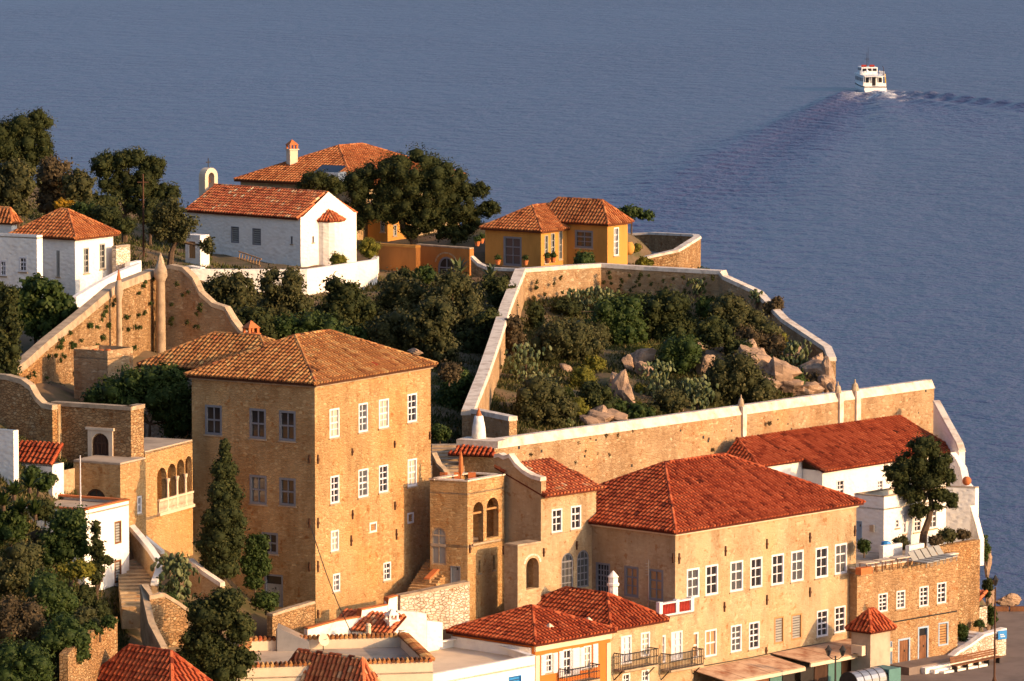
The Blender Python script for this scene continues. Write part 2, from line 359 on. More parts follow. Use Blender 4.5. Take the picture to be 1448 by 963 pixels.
def walls(th, pts, z0, z1, mat, op=None, name='wall', depth=0.2, tops=None, closed=True):
    """pts CCW; op = {edge: [(xl, xr, yt, yb, kind, opts)]} in pixels on that wall; tops = {edge: outline over the top, (s,z) right to left}"""
    op = op or {}; tops = tops or {}; mb = MB(); Ws = []; n = len(pts)
    for i in range(n if closed else n - 1):
        W = Wall(pts[i], pts[(i + 1) % n]); Ws.append(W); holes = []; todo = []
        for o_ in op.get(i, []):
            xl, xr, yt, yb, kind = o_[:5]; kw = dict(o_[5]) if len(o_) > 5 else {}
            a0, zt = W.hit(xl, yt); _, zb = W.hit(xl, yb); a1, _ = W.hit(xr, yt)
            a0 = max(a0, 0.05); a1 = min(a1, W.L - 0.05); zb = max(zb, z0 + 0.02)
            if a1 - a0 < 0.1 or zt - zb < 0.1: continue
            ar = kind in ('arch', 'void') and not kw.get('flat')
            kw.pop('flat', None)
            holes.append(arch_poly(a0, a1, zb, zt, 8, kw.get('rise')) if ar else [(a0, zb), (a1, zb), (a1, zt), (a0, zt)])
            todo.append((a0, a1, zb, zt, kind, kw))
        out = [(0, z0), (W.L, z0)] + (tops[i](W) if i in tops else [(W.L, z1), (0, z1)])
        sheet(mb, W, out, holes, depth)
        for t in todo: fit_opening(th, W, *t[:5], **t[5])
    o = mb.build(name, mat, th); return Ws, o
def corner(px, py, D, a, pxR, pxL, b=None, back=None):
    """nearest corner seen at (px, py top), depth D; right face runs at angle a to column pxR, left face at angle b to column pxL"""
    b = 90 - a if b is None else b
    P = atY(px, py, D); z = P.z; C = (P.x, P.y)
    Rp = along(C, Rd(a), pxR, z); Lp = along(C, Ld(b), pxL, z)
    if back is not None: Lp = (C[0] + Ld(b)[0] * back, C[1] + Ld(b)[1] * back)
    Bp = (Rp[0] + Lp[0] - C[0], Rp[1] + Lp[1] - C[1])
    return [Lp, C, Rp, Bp], z
def zpix(py, Y, px=724): return atY(px, py, Y).z

# ------------------------------------------------------------------ tiled roofs
def tile_slope(mb, poly, pitch=0.32, course=0.42, h=0.105):
    e0, e1 = Vector(poly[0]), Vector(poly[1]); ex = (e1 - e0); L = ex.length; ex /= L
    nn = Vector((0, 0, 0))
    for i in range(1, len(poly) - 1): nn += (Vector(poly[i]) - e0).cross(Vector(poly[i + 1]) - e0)
    nn.normalize(); ey = nn.cross(ex)
    P2 = [((Vector(p) - e0).dot(ex), (Vector(p) - e0).dot(ey)) for p in poly]
    k = int(max(1, round(L / pitch))); xs0 = min(p[0] for p in P2); xs1 = max(p[0] for p in P2)
    n0 = int(math.floor(xs0 / pitch)); n1 = int(math.ceil(xs1 / pitch))
    prof = [(-0.33, -0.45), (-0.23, 0.75), (0.0, 1.0), (0.23, 0.75), (0.33, -0.45)]
    for j in range(n0, n1):
        x = (j + 0.5) * pitch; ys = []
        for i in range(len(P2)):
            (xa, ya), (xb, yb) = P2[i], P2[(i + 1) % len(P2)]
            if (xa - x) * (xb - x) < 0: ys.append(ya + (yb - ya) * (x - xa) / (xb - xa))
        if len(ys) < 2: continue
        y0, y1 = min(ys), max(ys); y = y0 - (0.08 if y0 < 0.05 else 0); q = 0
        ph = random.uniform(-0.05, 0.05); cv = random.gauss(0, .07)
        while y < y1 - 0.03:
            yy = min(y + course + (ph if q == 0 else 0), y1); q += 1
            vs = []
            lift = 0.06 + random.uniform(-0.012, 0.012); sh = random.uniform(-0.012, 0.012)
            for yv, up in ((y, lift), (yy + 0.02, 0.0)):
                for px_, hz in prof:
                    vs.append(e0 + ex * (x + px_ * pitch * 1.02 + sh) + ey * yv + nn * (h * hz + up + 0.05))
            fs = [(i, i + 1, 6 + i, 5 + i) for i in range(4)] + [(4, 3, 2, 1, 0)]
            mb.add(vs, fs, min(1, max(0, 0.55 + cv + random.gauss(0, .15)))); y = yy
def caps(mb, p, q, r=0.14):
    p, q = Vector(p), Vector(q); n = max(1, int((q - p).length / 0.45)); d = (q - p) / n; up = Vector((0, 0, 0.05))
    for i in range(n): mb.cur = random.random(); mb.cyl(p + d * i + up, p + d * (i + 1.08) + up, r * 1.08, r * 0.88, 7)
def roof(th, slopes, ridges, mat, thick=0.14, name='roof', pitch=0.32, course=0.42):
    mb = MB(); mb.cur = 0.0
    for p in slopes:
        n = len(p); vs = [Vector(q) for q in p] + [Vector(q) - Vector((0, 0, thick)) for q in p]
        mb.add(vs, [tuple(range(n)), tuple(range(2 * n - 1, n - 1, -1))] + [(i, n + i, n + (i + 1) % n, (i + 1) % n) for i in range(n)])
    r = mb.build(name, mat, th); t = MB()
    for p in slopes: tile_slope(t, p, pitch, course)
    t.build('roof_tiles', mat, r, kind='stuff', label='rows of overlapping clay barrel tiles')
    if ridges:
        c = MB()
        for p, q in ridges: caps(c, p, q)
        c.build('ridge_tiles', mat, r)
    return r
def hip(th, pts, ze, rise, mat, ov=0.35, **kw):
    """hip roof over a rectangle a,b,c,d (CCW)"""
    P = [Vector((p[0], p[1], 0)) for p in pts]; c = sum(P, Vector()) / 4
    u = (P[1] - P[0]); v = (P[3] - P[0]); lu, lv = u.length, v.length; u /= lu; v /= lv
    a = P[0] - u * ov - v * ov; b = P[1] + u * ov - v * ov; cc = P[2] + u * ov + v * ov; d = P[3] - u * ov + v * ov
    lu += 2 * ov; lv += 2 * ov
    if lu >= lv: r0 = a + v * lv / 2 + u * lv / 2; r1 = b + v * lv / 2 - u * lv / 2
    else: r0 = a + u * lu / 2 + v * lu / 2; r1 = d + u * lu / 2 - v * lu / 2
    E = [Vector((p.x, p.y, ze)) for p in (a, b, cc, d)]; R0 = Vector((r0.x, r0.y, ze + rise)); R1 = Vector((r1.x, r1.y, ze + rise))
    if lu >= lv:
        S = [[E[0], E[1], R1, R0], [E[1], E[2], R1], [E[2], E[3], R0, R1], [E[3], E[0], R0]]
        G = [(R0, R1), (E[0], R0), (E[3], R0), (E[1], R1), (E[2], R1)]
    else:
        S = [[E[0], E[1], R0], [E[1], E[2], R1, R0], [E[2], E[3], R1], [E[3], E[0], R0, R1]]
        G = [(R0, R1), (E[0], R0), (E[1], R0), (E[2], R1), (E[3], R1)]
    if (R1 - R0).length < 0.2: G = G[1:]
    return roof(th, S, G, mat, **kw), E, R0, R1
def gable(th, pts, ze, rise, mat, ov=0.25, endov=0.0, **kw):
    """ridge parallel to edge 0 (a-b)"""
    P = [Vector((p[0], p[1], 0)) for p in pts]; u = (P[1] - P[0]).normalized(); v = (P[3] - P[0]).normalized()
    a = P[0] - u * endov - v * ov; b = P[1] + u * endov - v * ov; c = P[2] + u * endov + v * ov; d = P[3] - u * endov + v * ov
    r0 = (a + d) / 2; r1 = (b + c) / 2; z = lambda p, h: Vector((p.x, p.y, h))
    A, B, Cc, D_, R0, R1 = z(a, ze), z(b, ze), z(c, ze), z(d, ze), z(r0, ze + rise), z(r1, ze + rise)
    return roof(th, [[A, B, R1, R0], [Cc, D_, R0, R1]], [(R0, R1)], mat, **kw), R0, R1
def ties(th, W, lst):
    """wrought iron wall ties: (px, y0, y1) on wall W"""
    for px, y0, y1 in lst:
        a, z1 = W.hit(px, y0); _, z0 = W.hit(px, y1)
        mb = MB(); W.lbox(mb, a - 0.05, a + 0.05, z0, z1, 0.01, 0.08); W.lbox(mb, a - 0.07, a + 0.07, (z0 + z1) / 2 - 0.07, (z0 + z1) / 2 + 0.07, 0.005, 0.11)
        mb.build('wall_tie', 'rust_iron', th)
def hoods(th, W, lst, mat='cap_stone'):
    """relieving arches over openings (xl, xr, ytop)"""
    for xl, xr, yt in lst:
        a0, z = W.hit(xl, yt); a1, _ = W.hit(xr, yt); c = (a0 + a1) / 2; r = (a1 - a0) / 2; mb = MB(); k = 7
        for i in range(k):
            t0, t1 = math.pi * (i + 0.06) / k, math.pi * (i + 0.94) / k; q = []
            for d in (0.0, 0.012):
                for rr, t in ((r, t0), (r + 0.16, t0), (r + 0.16, t1), (r, t1)): q.append(W.P(c + rr * math.cos(t), z + 0.05 + rr * 0.75 * math.sin(t), d + 0.005))
            mb.hexa(q)
        mb.build('relieving_arch', mat, th)
def chimney(th, base, w, h, mat, top='cap', rz=0.0):
    mb = MB(); mb.box(base, w, w, h, rz); mb.box((base[0], base[1], base[2] + h), w * 1.25, w * 1.25, 0.1, rz)
    c = mb.build('chimney', mat, th); k = MB(); z = base[2] + h + 0.1
    for dx, dy in ((-1, -1), (1, -1), (1, 1), (-1, 1)):
        ca, sa = math.cos(rz), math.sin(rz); X, Y = dx * w * .42, dy * w * .42
        k.box((base[0] + X * ca - Y * sa, base[1] + X * sa + Y * ca, z), w * .2, w * .2, w * .45, rz)
    z += w * .45
    q = []
    for zz, s_ in ((z, w * 1.2), (z + w * .6, 0.06)):
        for x, y in ((-1, -1), (1, -1), (1, 1), (-1, 1)):
            X, Y = x * s_ / 2, y * s_ / 2; ca, sa = math.cos(rz), math.sin(rz); q.append((base[0] + X * ca - Y * sa, base[1] + X * sa + Y * ca, zz))
    k.hexa(q); k.build('chimney_cap', 'terracotta' if top == 'cap' else mat, c); return c

# ------------------------------------------------------------------ vegetation
ICO = None
def ico():
    global ICO
    if ICO is None:
        t = (1 + 5 ** .5) / 2
        v = np.array([(-1, t, 0), (1, t, 0), (-1, -t, 0), (1, -t, 0), (0, -1, t), (0, 1, t), (0, -1, -t), (0, 1, -t), (t, 0, -1), (t, 0, 1), (-t, 0, -1), (-t, 0, 1)], float)
        f = np.array([(0, 11, 5), (0, 5, 1), (0, 1, 7), (0, 7, 10), (0, 10, 11), (1, 5, 9), (5, 11, 4), (11, 10, 2), (10, 7, 6), (7, 1, 8), (3, 9, 4), (3, 4, 2), (3, 2, 6), (3, 6, 8), (3, 8, 9), (4, 9, 5), (2, 4, 11), (6, 2, 10), (8, 6, 7), (9, 8, 1)])
        ICO = (v / np.linalg.norm(v[0]), f)
    return ICO
def np_mesh(name, V, tri, quad, val, mat, parent, kind=None):
    me = bpy.data.meshes.new(name); o = bpy.data.objects.new(name, me); COL.objects.link(o)
    org = ORG[parent.name]; o.parent = parent; ORG[o.name] = org
    V = V - np.array(org)[None]
    nl = len(tri) * 3 + len(quad) * 4
    me.vertices.add(len(V)); me.vertices.foreach_set('co', V.astype(np.float32).ravel())
    me.loops.add(nl); me.loops.foreach_set('vertex_index', np.concatenate([tri.ravel(), quad.ravel()]).astype(np.int32))
    me.polygons.add(len(tri) + len(quad))
    st = np.concatenate([np.arange(len(tri)) * 3, len(tri) * 3 + np.arange(len(quad)) * 4]).astype(np.int32)
    me.polygons.foreach_set('loop_start', st)
    at = me.attributes.new('val', 'FLOAT', 'FACE'); at.data.foreach_set('value', val.astype(np.float32))
    me.materials.append(MAT[mat]); me.update(calc_edges=True); me.validate()
    if kind: o['kind'] = kind
    return o
def foliage(clumps, leaf, cov=1.0, sub=0.36, elong=0.6, flat=1.0, fill=1.0, core=0.72):
    """clumps: (centre, rx, ry, rz) -> leaf quads around many sub clumps"""
    iv, if_ = ico(); VV = []; TT = []; QQ = []; va_t = []; va_q = []; base = 0
    for c, rx, ry, rz in clumps:
        rm = (rx * ry * rz) ** (1 / 3); rs0 = max(sub * rm, leaf * 1.1)
        k = max(6, int(fill * 2.3 * (rm / rs0) ** 2 * 2.2))
        for _ in range(k):
            d = RNG.normal(size=3); d /= np.linalg.norm(d); rr = RNG.uniform(0.25, 1.0) ** 0.5 * (1 - 0.75 * sub)
            p = np.array(c) + d * np.array((rx, ry, rz)) * rr; rs = rs0 * RNG.uniform(0.45, 1.3)
            sc = np.array((1, 1, flat)); tone = RNG.uniform(-0.22, 0.22)
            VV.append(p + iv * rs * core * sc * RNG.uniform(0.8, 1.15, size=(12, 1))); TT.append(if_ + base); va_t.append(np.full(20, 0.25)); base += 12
            n = int(cov * 7 * rs * rs * (0.5 + 0.5 * flat) / (leaf * leaf * elong)) + 6
            dd = RNG.normal(size=(n, 3)); dd /= np.linalg.norm(dd, axis=1)[:, None]
            pos = p + dd * sc * rs * RNG.uniform(0.62, 1.32, size=(n, 1))
            nr = dd * 0.8 + RNG.normal(size=(n, 3)) * 0.45; nr[:, 2] += 0.15; nr /= np.linalg.norm(nr, axis=1)[:, None]
            t = np.cross(nr, RNG.normal(size=(n, 3))); t /= np.linalg.norm(t, axis=1)[:, None] + 1e-9; b = np.cross(nr, t)
            L = leaf * RNG.uniform(0.55, 1.3, size=(n, 1)); wd = L * elong
            q = np.stack([pos - t * L * .5, pos - b * wd * .5 + t * L * .08, pos + t * L * .5, pos + b * wd * .5 + t * L * .08], axis=1).reshape(-1, 3)
            VV.append(q); QQ.append(np.arange(4 * n).reshape(n, 4) + base); base += 4 * n
            va_q.append(np.clip(0.5 + tone + RNG.normal(size=n) * 0.2, 0, 1))
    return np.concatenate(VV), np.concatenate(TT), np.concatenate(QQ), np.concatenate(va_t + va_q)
def pxclumps(lst, D, dep=0.9):
    out = []
    for e in lst:
        cx, cy, rx, ry = e[:4]; dd = e[4] if len(e) > 4 else 0
        p = atY(cx, cy, D + dd); k = (D + dd) / F
        out.append((p, rx * k * 1.1, rx * k * dep * 1.1, ry * k * 1.1))
    return out
def plant(name, label, cat, D, crown, base, mat, leaf=0.26, cov=1.0, trunk=None, tr=0.16, group=None, sub=0.36, elong=0.6, flat=1.0, fill=1.0, limbs=4, dep=0.9, core=0.72):
    """crown: pixel ellipses at depth D; base: pixel where it meets the ground"""
    B = atY(base[0], base[1], D); th = thing(name, label, cat, B, group)
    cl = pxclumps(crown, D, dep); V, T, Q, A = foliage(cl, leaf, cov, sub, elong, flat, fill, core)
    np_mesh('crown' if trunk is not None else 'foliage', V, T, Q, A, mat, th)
    mb = MB(); pts = [B - Vector((0, 0, 0.4))] + [atY(x, y, D) for x, y in (trunk or [])]
    cen = sum((c[0] for c in cl), Vector()) / len(cl)
    if not trunk: pts.append(B.lerp(cen, 0.6))
    n = len(pts); rs = [tr * (1 - 0.5 * i / max(1, n - 1)) for i in range(n)]
    mb.tube(pts, rs)
    for c in cl[:max(limbs, 0)]:
        a = pts[-1]; m_ = a.lerp(c[0], 0.5) + Vector((0, 0, -0.1)); mb.tube([a, m_, c[0]], [tr * .5, tr * .36, tr * .15], 5)
    mb.build('trunk' if trunk is not None else 'stem', 'bark', th); return th
def prickly(label, D, px, py, w, h, n, group=None):
    B = atY(px, py + h / 2, D); th = thing('prickly_pear', label, 'cactus', B, group); mb = MB(); k = D / F
    for i in range(int(n * 2.4)):
        p = B + Vector((random.gauss(0, .26) * w * k, random.gauss(0, .3) * w * k, random.uniform(0, 1) * h * k * (1 - .0)))
        from mathutils import Euler
        ax = Euler((random.uniform(-.7, .7), random.uniform(-.6, .6), random.uniform(0, 3.1))).to_matrix()
        r = random.uniform(.10, .19); mb.ell(p, r, r * .25, r * 1.3, 7, 4, ax, 0, random.random())
    mb.build('pads', 'cactus', th, smooth=True, kind='stuff'); s_ = MB(); s_.tube([B - Vector((0, 0, .4)), B + Vector((0.1, 0, h * k * .5))], [.14, .1]); s_.build('stem', 'bark', th)
def agave(label, D, px, py, r, n=16, group=None, mat='cactus'):
    B = atY(px, py, D); th = thing('agave', label, 'agave', B, group); mb = MB()
    for i in range(n):
        t = 2 * math.pi * i / n + random.uniform(-.2, .2); el = random.uniform(.35, 1.35); mb.cur = random.random()
        d = Vector((math.cos(t) * math.cos(el), math.sin(t) * math.cos(el), math.sin(el))); sd = d.cross(Vector((0, 0, 1))).normalized() * r * .085
        tip = B + d * r + Vector((0, 0, -.18 * r)); m_ = B + d * r * .55 + Vector((0, 0, .03))
        mb.add([B - sd, B + sd, m_ + sd, m_ - sd, tip], [(0, 1, 2, 3), (3, 2, 4)])
    mb.build('leaves', mat, th); k = MB(); k.cyl(B - Vector((0, 0, .3)), B + Vector((0, 0, .12)), .12, .1); k.build('stem', 'bark', th)
def boulder(label, D, px, py, w, h, group=None, seed=0):
    rg = random.Random(seed * 7 + int(px)); k = D / F; c = atY(px, py, D); mb = MB(); n, m_ = 16, 11; vs = []
    pl = []
    for _ in range(15):
        d = Vector((rg.gauss(0, 1), rg.gauss(0, 1), rg.gauss(0, 1))).normalized(); pl.append((d, rg.uniform(.38, .85)))
    ph0 = [rg.uniform(0, 6) for _ in range(6)]; lean = rg.uniform(-.35, .35)
    for j in range(m_ + 1):
        ph = math.pi * j / m_
        for i in range(n):
            t = 2 * math.pi * i / n; v = Vector((math.sin(ph) * math.cos(t), math.sin(ph) * math.sin(t), math.cos(ph))); r = 1.0
            for d, o in pl:
                q = v.dot(d)
                if q > o: r = min(r, o / q)
            r *= 1 + .05 * math.sin(5 * v.x + ph0[0]) * math.sin(6 * v.z + ph0[1]) + .04 * math.sin(11 * v.y + ph0[2] + 7 * v.z)
            vs.append((c.x + (v.x + lean * v.z) * r * w * k * .58, c.y + v.y * r * w * k * .58, c.z + v.z * r * h * k * .58))
    mb.add(vs, [(j * n + i, (j + 1) * n + i, (j + 1) * n + (i + 1) % n, j * n + (i + 1) % n) for j in range(m_) for i in range(n)])
    tag(mb.build('boulder', 'rock', loc=c), label, 'rock', group)

def weeds(name, label, W_pts, n, mats='leaf_green', r=(.1, .26)):
    """small tufts rooted in the joints of a wall; W_pts = (px, py0, py1, D) along the face"""
    cl = []
    for _ in range(n):
        i = random.randrange(len(W_pts) - 1); f = random.random(); a, b = W_pts[i], W_pts[i + 1]
        px = a[0] + (b[0] - a[0]) * f; D = a[3] + (b[3] - a[3]) * f; y0 = a[1] + (b[1] - a[1]) * f; y1 = a[2] + (b[2] - a[2]) * f
        q = random.uniform(*r); cl.append((atY(px, y0 + (y1 - y0) * random.random() ** 1.5, D - .12), q, q * .6, q * random.uniform(.8, 1.6)))
    V, T_, Q, A = foliage(cl, .11, .7, .6, .6, 1, .4, .5)
    e = thing(name, label, 'weeds', cl[0][0]); o = np_mesh('tufts', V, T_, Q, A, mats, e, 'stuff'); return e

# ------------------------------------------------------------------ the setting: sea, hillside, quay
def grid_obj(name, xs, ys, Z, mat, val=None, smooth=True):
    nx, ny = len(xs), len(ys); X, Y = np.meshgrid(xs, ys)
    V = np.stack([X.ravel(), Y.ravel(), Z.ravel()], 1)
    i = np.arange(nx - 1)[None, :] + nx * np.arange(ny - 1)[:, None]
    Q = np.stack([i, i + 1, i + nx + 1, i + nx], -1).reshape(-1, 4)
    me = bpy.data.meshes.new(name); me.from_pydata([], [], [])
    me.vertices.add(len(V)); me.vertices.foreach_set('co', V.astype(np.float32).ravel())
    me.loops.add(Q.size); me.loops.foreach_set('vertex_index', Q.astype(np.int32).ravel())
    me.polygons.add(len(Q)); me.polygons.foreach_set('loop_start', (np.arange(len(Q)) * 4).astype(np.int32))
    if val is not None:
        at = me.attributes.new('val', 'FLOAT', 'POINT'); at.data.foreach_set('value', val.ravel().astype(np.float32))
    if smooth: me.polygons.foreach_set('use_smooth', np.ones(len(Q), bool))
    me.materials.append(MAT[mat]); me.update(calc_edges=True)
    o = bpy.data.objects.new(name, me); COL.objects.link(o); return o
def axis(segs):
    return np.unique(np.concatenate([np.linspace(a, b, n) for a, b, n in segs]))
# sea: one sheet, finer round the boat's wake
SEA = -0.9; QZ = -0.1
BOAT = atZ(1238, 131, SEA); HEAD = Vector((-0.085, 1, 0)).normalized()
sx = axis([(-9000, -300, 8), (-300, -40, 12), (-40, 190, 330), (190, 600, 10), (600, 9000, 8)])
sy = axis([(-500, 250, 6), (250, 600, 20), (600, 1110, 520), (1110, 1700, 20), (1700, 15000, 14)])
GX, GY = np.meshgrid(sx, sy)
rx, ry = GX - BOAT.x, GY - BOAT.y
bx = -(rx * HEAD.x + ry * HEAD.y); by = rx * HEAD.y - ry * HEAD.x      # bx astern, by to starboard
Zs = np.zeros_like(GX); foam = np.zeros_like(GX)
ast = np.clip(bx + 14, 0, None)
for sgn, ang in ((-1, 0.255), (1, 0.275)):
    off = by * sgn - (2.2 + ast * math.tan(ang))
    fade = np.exp(-ast / 420.0) * np.clip((ast - 6) / 22, 0, 1)
    w = 2.4 + ast * 0.028
    Zs += 0.9 * fade * np.exp(-(off / w) ** 2) * np.cos(off / w * 1.9)
    off2 = off + w * 2.6
    Zs += 0.5 * fade * np.exp(-(off2 / (w * 1.6)) ** 2) * np.cos(off2 / w * 2.2 + ast * .02)
    env = np.exp(-((off + w * .8) / (w * 1.6)) ** 2)
    Zs += (0.5 if sgn < 0 else 0.3) * fade * env * np.sin(bx * 0.62 + by * sgn * 0.40 + 1.5 * np.sin(by * .11) )
    foam = np.maximum(foam, 1.1 * np.exp(-(off / 1.6) ** 2) * np.clip(1 - ast / 34, 0, 1) * (ast > 1))
inside = np.clip(1 - np.abs(by) / (3 + ast * 0.17), 0, 1)
Zs += 0.3 * inside * np.exp(-ast / 150) * np.sin(bx * 0.9 + by * .3) * (bx > 2)
nz = RNG.normal(size=GX.shape)
foam = np.maximum(foam, np.clip(1.5 - np.abs(by) / (4.2 + np.clip(bx, 0, 40) * .16), 0, 1) * np.clip(1 - (bx - 4) / 34, 0, 1) * (bx > -13))
foam *= np.clip(.35 + .9 * np.sin(by * .9 + 1.3 * np.sin(bx * .5)) * np.sin(bx * .45 + by * .3) + .35, 0, 1)
Zs += SEA
foam = np.clip(foam * (0.75 + 0.5 * nz), 0, 1)
sea = grid_obj('sea', sx, sy, Zs, 'water', foam); sea['kind'] = 'structure'

TP = [  # (column, depth, height) of the ground
 (1211, 318, -1), (1000, 304, -1), (880, 294, -1), (1400, 335, -1.2), (1300, 330, -.8), (1448, 322, -1.2), (724, 280, -.8), (1200, 295, -1.2), (1448, 295, -1.2), (724, 255, -1), (1300, 255, -1), (1000, 270, -1),
 (1400, 352, -3), (1425, 338, -2.5), (1385, 343, -.5), (1445, 343, -3.5), (1415, 330, -1.5), (1448, 350, -4), (1600, 345, -5), (1600, 300, -1),
 (500, 290, 2.5), (400, 288, 4), (620, 295, 3), (445, 301, 6.6), (530, 307, 6.6), (609, 313, 6.8), (660, 309, 5), (720, 305, 3.5), (760, 309, 4.2), (840, 312, 3.5), (350, 305, 7.2), (280, 303, 8.5), (380, 297, 6), (300, 290, 6.5),
 (240, 300, 11), (205, 297, 12.3), (190, 290, 10.5), (150, 288, 9.3), (150, 283, 8.4), (130, 285, 8.8), (175, 284, 8.6), (165, 287, 8.8), (150, 290.3, 9.3), (175, 292.2, 9.8), (130, 288, 9.2), (184, 293, 10), (100, 283, 10.2), (115, 287, 10.5), (240, 283, 7), (220, 270, 4.5), (120, 280, 8.5), (60, 278, 9.5), (0, 280, 12.5), (100, 268, 4), (0, 262, 5), (60, 289, 15), (0, 292, 17), (-100, 285, 15),
 (130, 300, 16.8), (40, 302, 18.2), (-40, 310, 20), (110, 314, 18.2), (200, 314, 17), (222, 343, 19), (105, 330, 18.8), (40, 335, 20.5), (60, 360, 21), (-60, 360, 23), (140, 365, 20.5), (260, 330, 17), (330, 335, 17),
 (640, 321, 12.5), (560, 332, 13.5), (620, 340, 14.5), (650, 352, 15.5), (520, 350, 16), (420, 350, 17), (340, 365, 17.3), (440, 385, 17.6), (560, 385, 17.6), (640, 385, 17.2), (700, 380, 16.2), (690, 350, 14.5), (670, 400, 18.8),
 (430, 402, 19.7), (330, 410, 20.2), (240, 395, 20.5), (500, 410, 19.6), (600, 412, 19.4), (760, 408, 19.2), (860, 420, 19.2), (930, 428, 18.8), (600, 432, 20), (450, 435, 20.5), (200, 415, 21), (60, 410, 23.5), (-60, 420, 25), (60, 450, 23),
 (960, 432, 17), (1000, 440, 2), (1050, 430, -3), (900, 452, 3), (700, 460, 5), (800, 465, -4), (450, 475, 6), (200, 480, 9), (0, 500, 10), (450, 520, -6), (0, 560, -6), (900, 500, -6),
 (740, 342, 12.9), (800, 350, 13.3), (900, 358, 13.4), (1000, 366, 13.5), (1100, 371, 13.6), (1160, 372, 14), (760, 372, 15.6), (850, 376, 15.9), (950, 381, 15.9), (1050, 383, 15.8), (1120, 384, 15.2), (760, 394, 16.6), (850, 396, 16.5), (950, 395, 16.2), (1010, 392, 15.8), (1060, 400, 14), (850, 410, 18.8), (1000, 408, 16),
 (1100, 408, 6), (1180, 393, 5), (1230, 380, 4), (1250, 370, 3), (1130, 430, -4), (1280, 392, -4), (1330, 372, -4),
 (800, 318, 6), (900, 325, 6.2), (1000, 331, 6.4), (1100, 337, 6.6), (1200, 342, 6.8), (1290, 346, 6.6), (1250, 333, 5.5), (1330, 340, 5), (1370, 348, 2.5), (1340, 358, 4)]
TPn = np.array([(colX(p, d, z), d, z) for p, d, z in TP])
def _phi(r2): return np.where(r2 > 0, r2 * np.log(np.sqrt(r2) + 1e-9), 0)
_X = TPn[:, :2] / 50.0; _n = len(_X)
_K = _phi(((_X[:, None] - _X[None]) ** 2).sum(-1)) + np.eye(_n) * 0.01
_Pm = np.concatenate([np.ones((_n, 1)), _X], 1)
_A = np.block([[_K, _Pm], [_Pm.T, np.zeros((3, 3))]])
_w = np.linalg.solve(_A, np.concatenate([TPn[:, 2], np.zeros(3)]))
def ground(x, y):
    q = np.stack([np.ravel(x), np.ravel(y)], 1) / 50.0
    v = _phi(((q[:, None] - _X[None]) ** 2).sum(-1)) @ _w[:_n] + np.concatenate([np.ones((len(q), 1)), q], 1) @ _w[_n:]
    return np.clip(v, -6, 27).reshape(np.shape(x))
tx = np.linspace(-75, 62, 230); ty = np.linspace(246, 570, 430); TX, TY = np.meshgrid(tx, ty)
TZ = ground(TX, TY)
fall = np.clip((np.abs(TX + 6) - 56) / 10, 0, 1); TZ = TZ * (1 - (TX > 40) * np.clip((TX - 40) / 12, 0, 1)) - 6 * (TX > 40) * np.clip((TX - 40) / 12, 0, 1)
rgh = np.zeros_like(TZ)
for f_, a_ in ((.35, .25), (.8, .14), (1.7, .07)):
    rgh += a_ * np.sin(TX * f_ + 1.7 * np.sin(TY * f_ * .7)) * np.sin(TY * f_ * 1.1 + TX * .3)
TZ = TZ + rgh * np.clip((TZ - 6) / 3, 0, 1)
hs = grid_obj('hillside', tx, ty, TZ, 'soil'); hs['kind'] = 'structure'
def ghit(px, py, D0, D1):
    r = ray(px, py); ds = np.arange(D0, D1, .25); t = ds / r.y
    g = ground(r.x * t, ds); h = CH + r.z * t; k = np.nonzero(h <= g)[0]
    return float(ds[k[0]]) if len(k) else None
def gz(x, y): return float(ground(np.array([x]), np.array([y]))[0])
# quay
q0 = atZ(1460, 862, QZ)
mb = MB(); mb.prism([(-10, 250), (70, 250), (70, 335), (q0.x + 3, q0.y), (33.5, q0.y), (27, 334), (20, 322), (8, 309), (-10, 292)], -4.0, QZ)
o = mb.build('quay', 'paving'); o['kind'] = 'structure'
mb = MB()
for i in range(9):
    x = 33.8 + i * 1.2; mb.box((x, q0.y - .6, QZ), 1.1, .5, .32, .02)
o = mb.build('quay_kerb', 'red_paint' if False else 'wood', ); tag(o, 'low brown kerb along the outer edge of the paved quay', 'kerb')

# ------------------------------------------------------------------ buildings
# tall mansion
PM, zM = corner(445, 543, 302.7, 58, 609, 271, 32)
th = thing('tall_mansion', 'tall four storey golden stone mansion with hipped ochre tile roof and white windows', 'mansion', (PM[1][0], PM[1][1], 6.5))
G2 = dict(cols=2, rows=4); GC = dict(cols=2, rows=4, pane='curtain'); GG = dict(cols=2, rows=2, frame='frame_grey', fw=.14)
opR = [(465.7, 479.8, 578.8, 620, 'win', GC), (506.8, 519.9, 571, 612, 'win', G2), (535.5, 549.8, 565.5, 606.4, 'win', GC), (576, 589.5, 557.6, 598, 'win', G2),
       (467, 479.6, 673.8, 713, 'win', G2), (506.5, 520.7, 664.4, 704.4, 'win', G2), (535.6, 548.8, 658.7, 697.6, 'win', G2), (576.2, 589.3, 650, 689, 'win', GC),
       (522.5, 532.8, 739.4, 754, 'slat', dict(pane='wood_tan')), (576, 585, 725.7, 741, 'slat', dict(pane='wood_tan')),
       (467.7, 479, 751, 780.5, 'win', dict(cols=2, rows=3, pane='curtain')), (470.7, 480.7, 812, 838, 'win', dict(cols=2, rows=3)), (542, 552.7, 796, 822, 'win', dict(cols=2, rows=3))]
opL = [(290, 313.7, 572, 614, 'win', GG), (352.8, 376, 577, 619.5, 'win', GG), (394.7, 418, 580, 622.6, 'win', GG),
       (353, 377, 671, 712, 'win', GG), (395, 418, 675, 714, 'win', GG), (370, 393, 752, 782, 'win', GG), (374, 400, 811, 856, 'doort', dict(frame='frame_grey', pane='shutter_grey'))]
Ws, _ = walls(th, PM, 5.0, zM, 'stone_gold', {0: opL, 1: opR}, depth=.25)
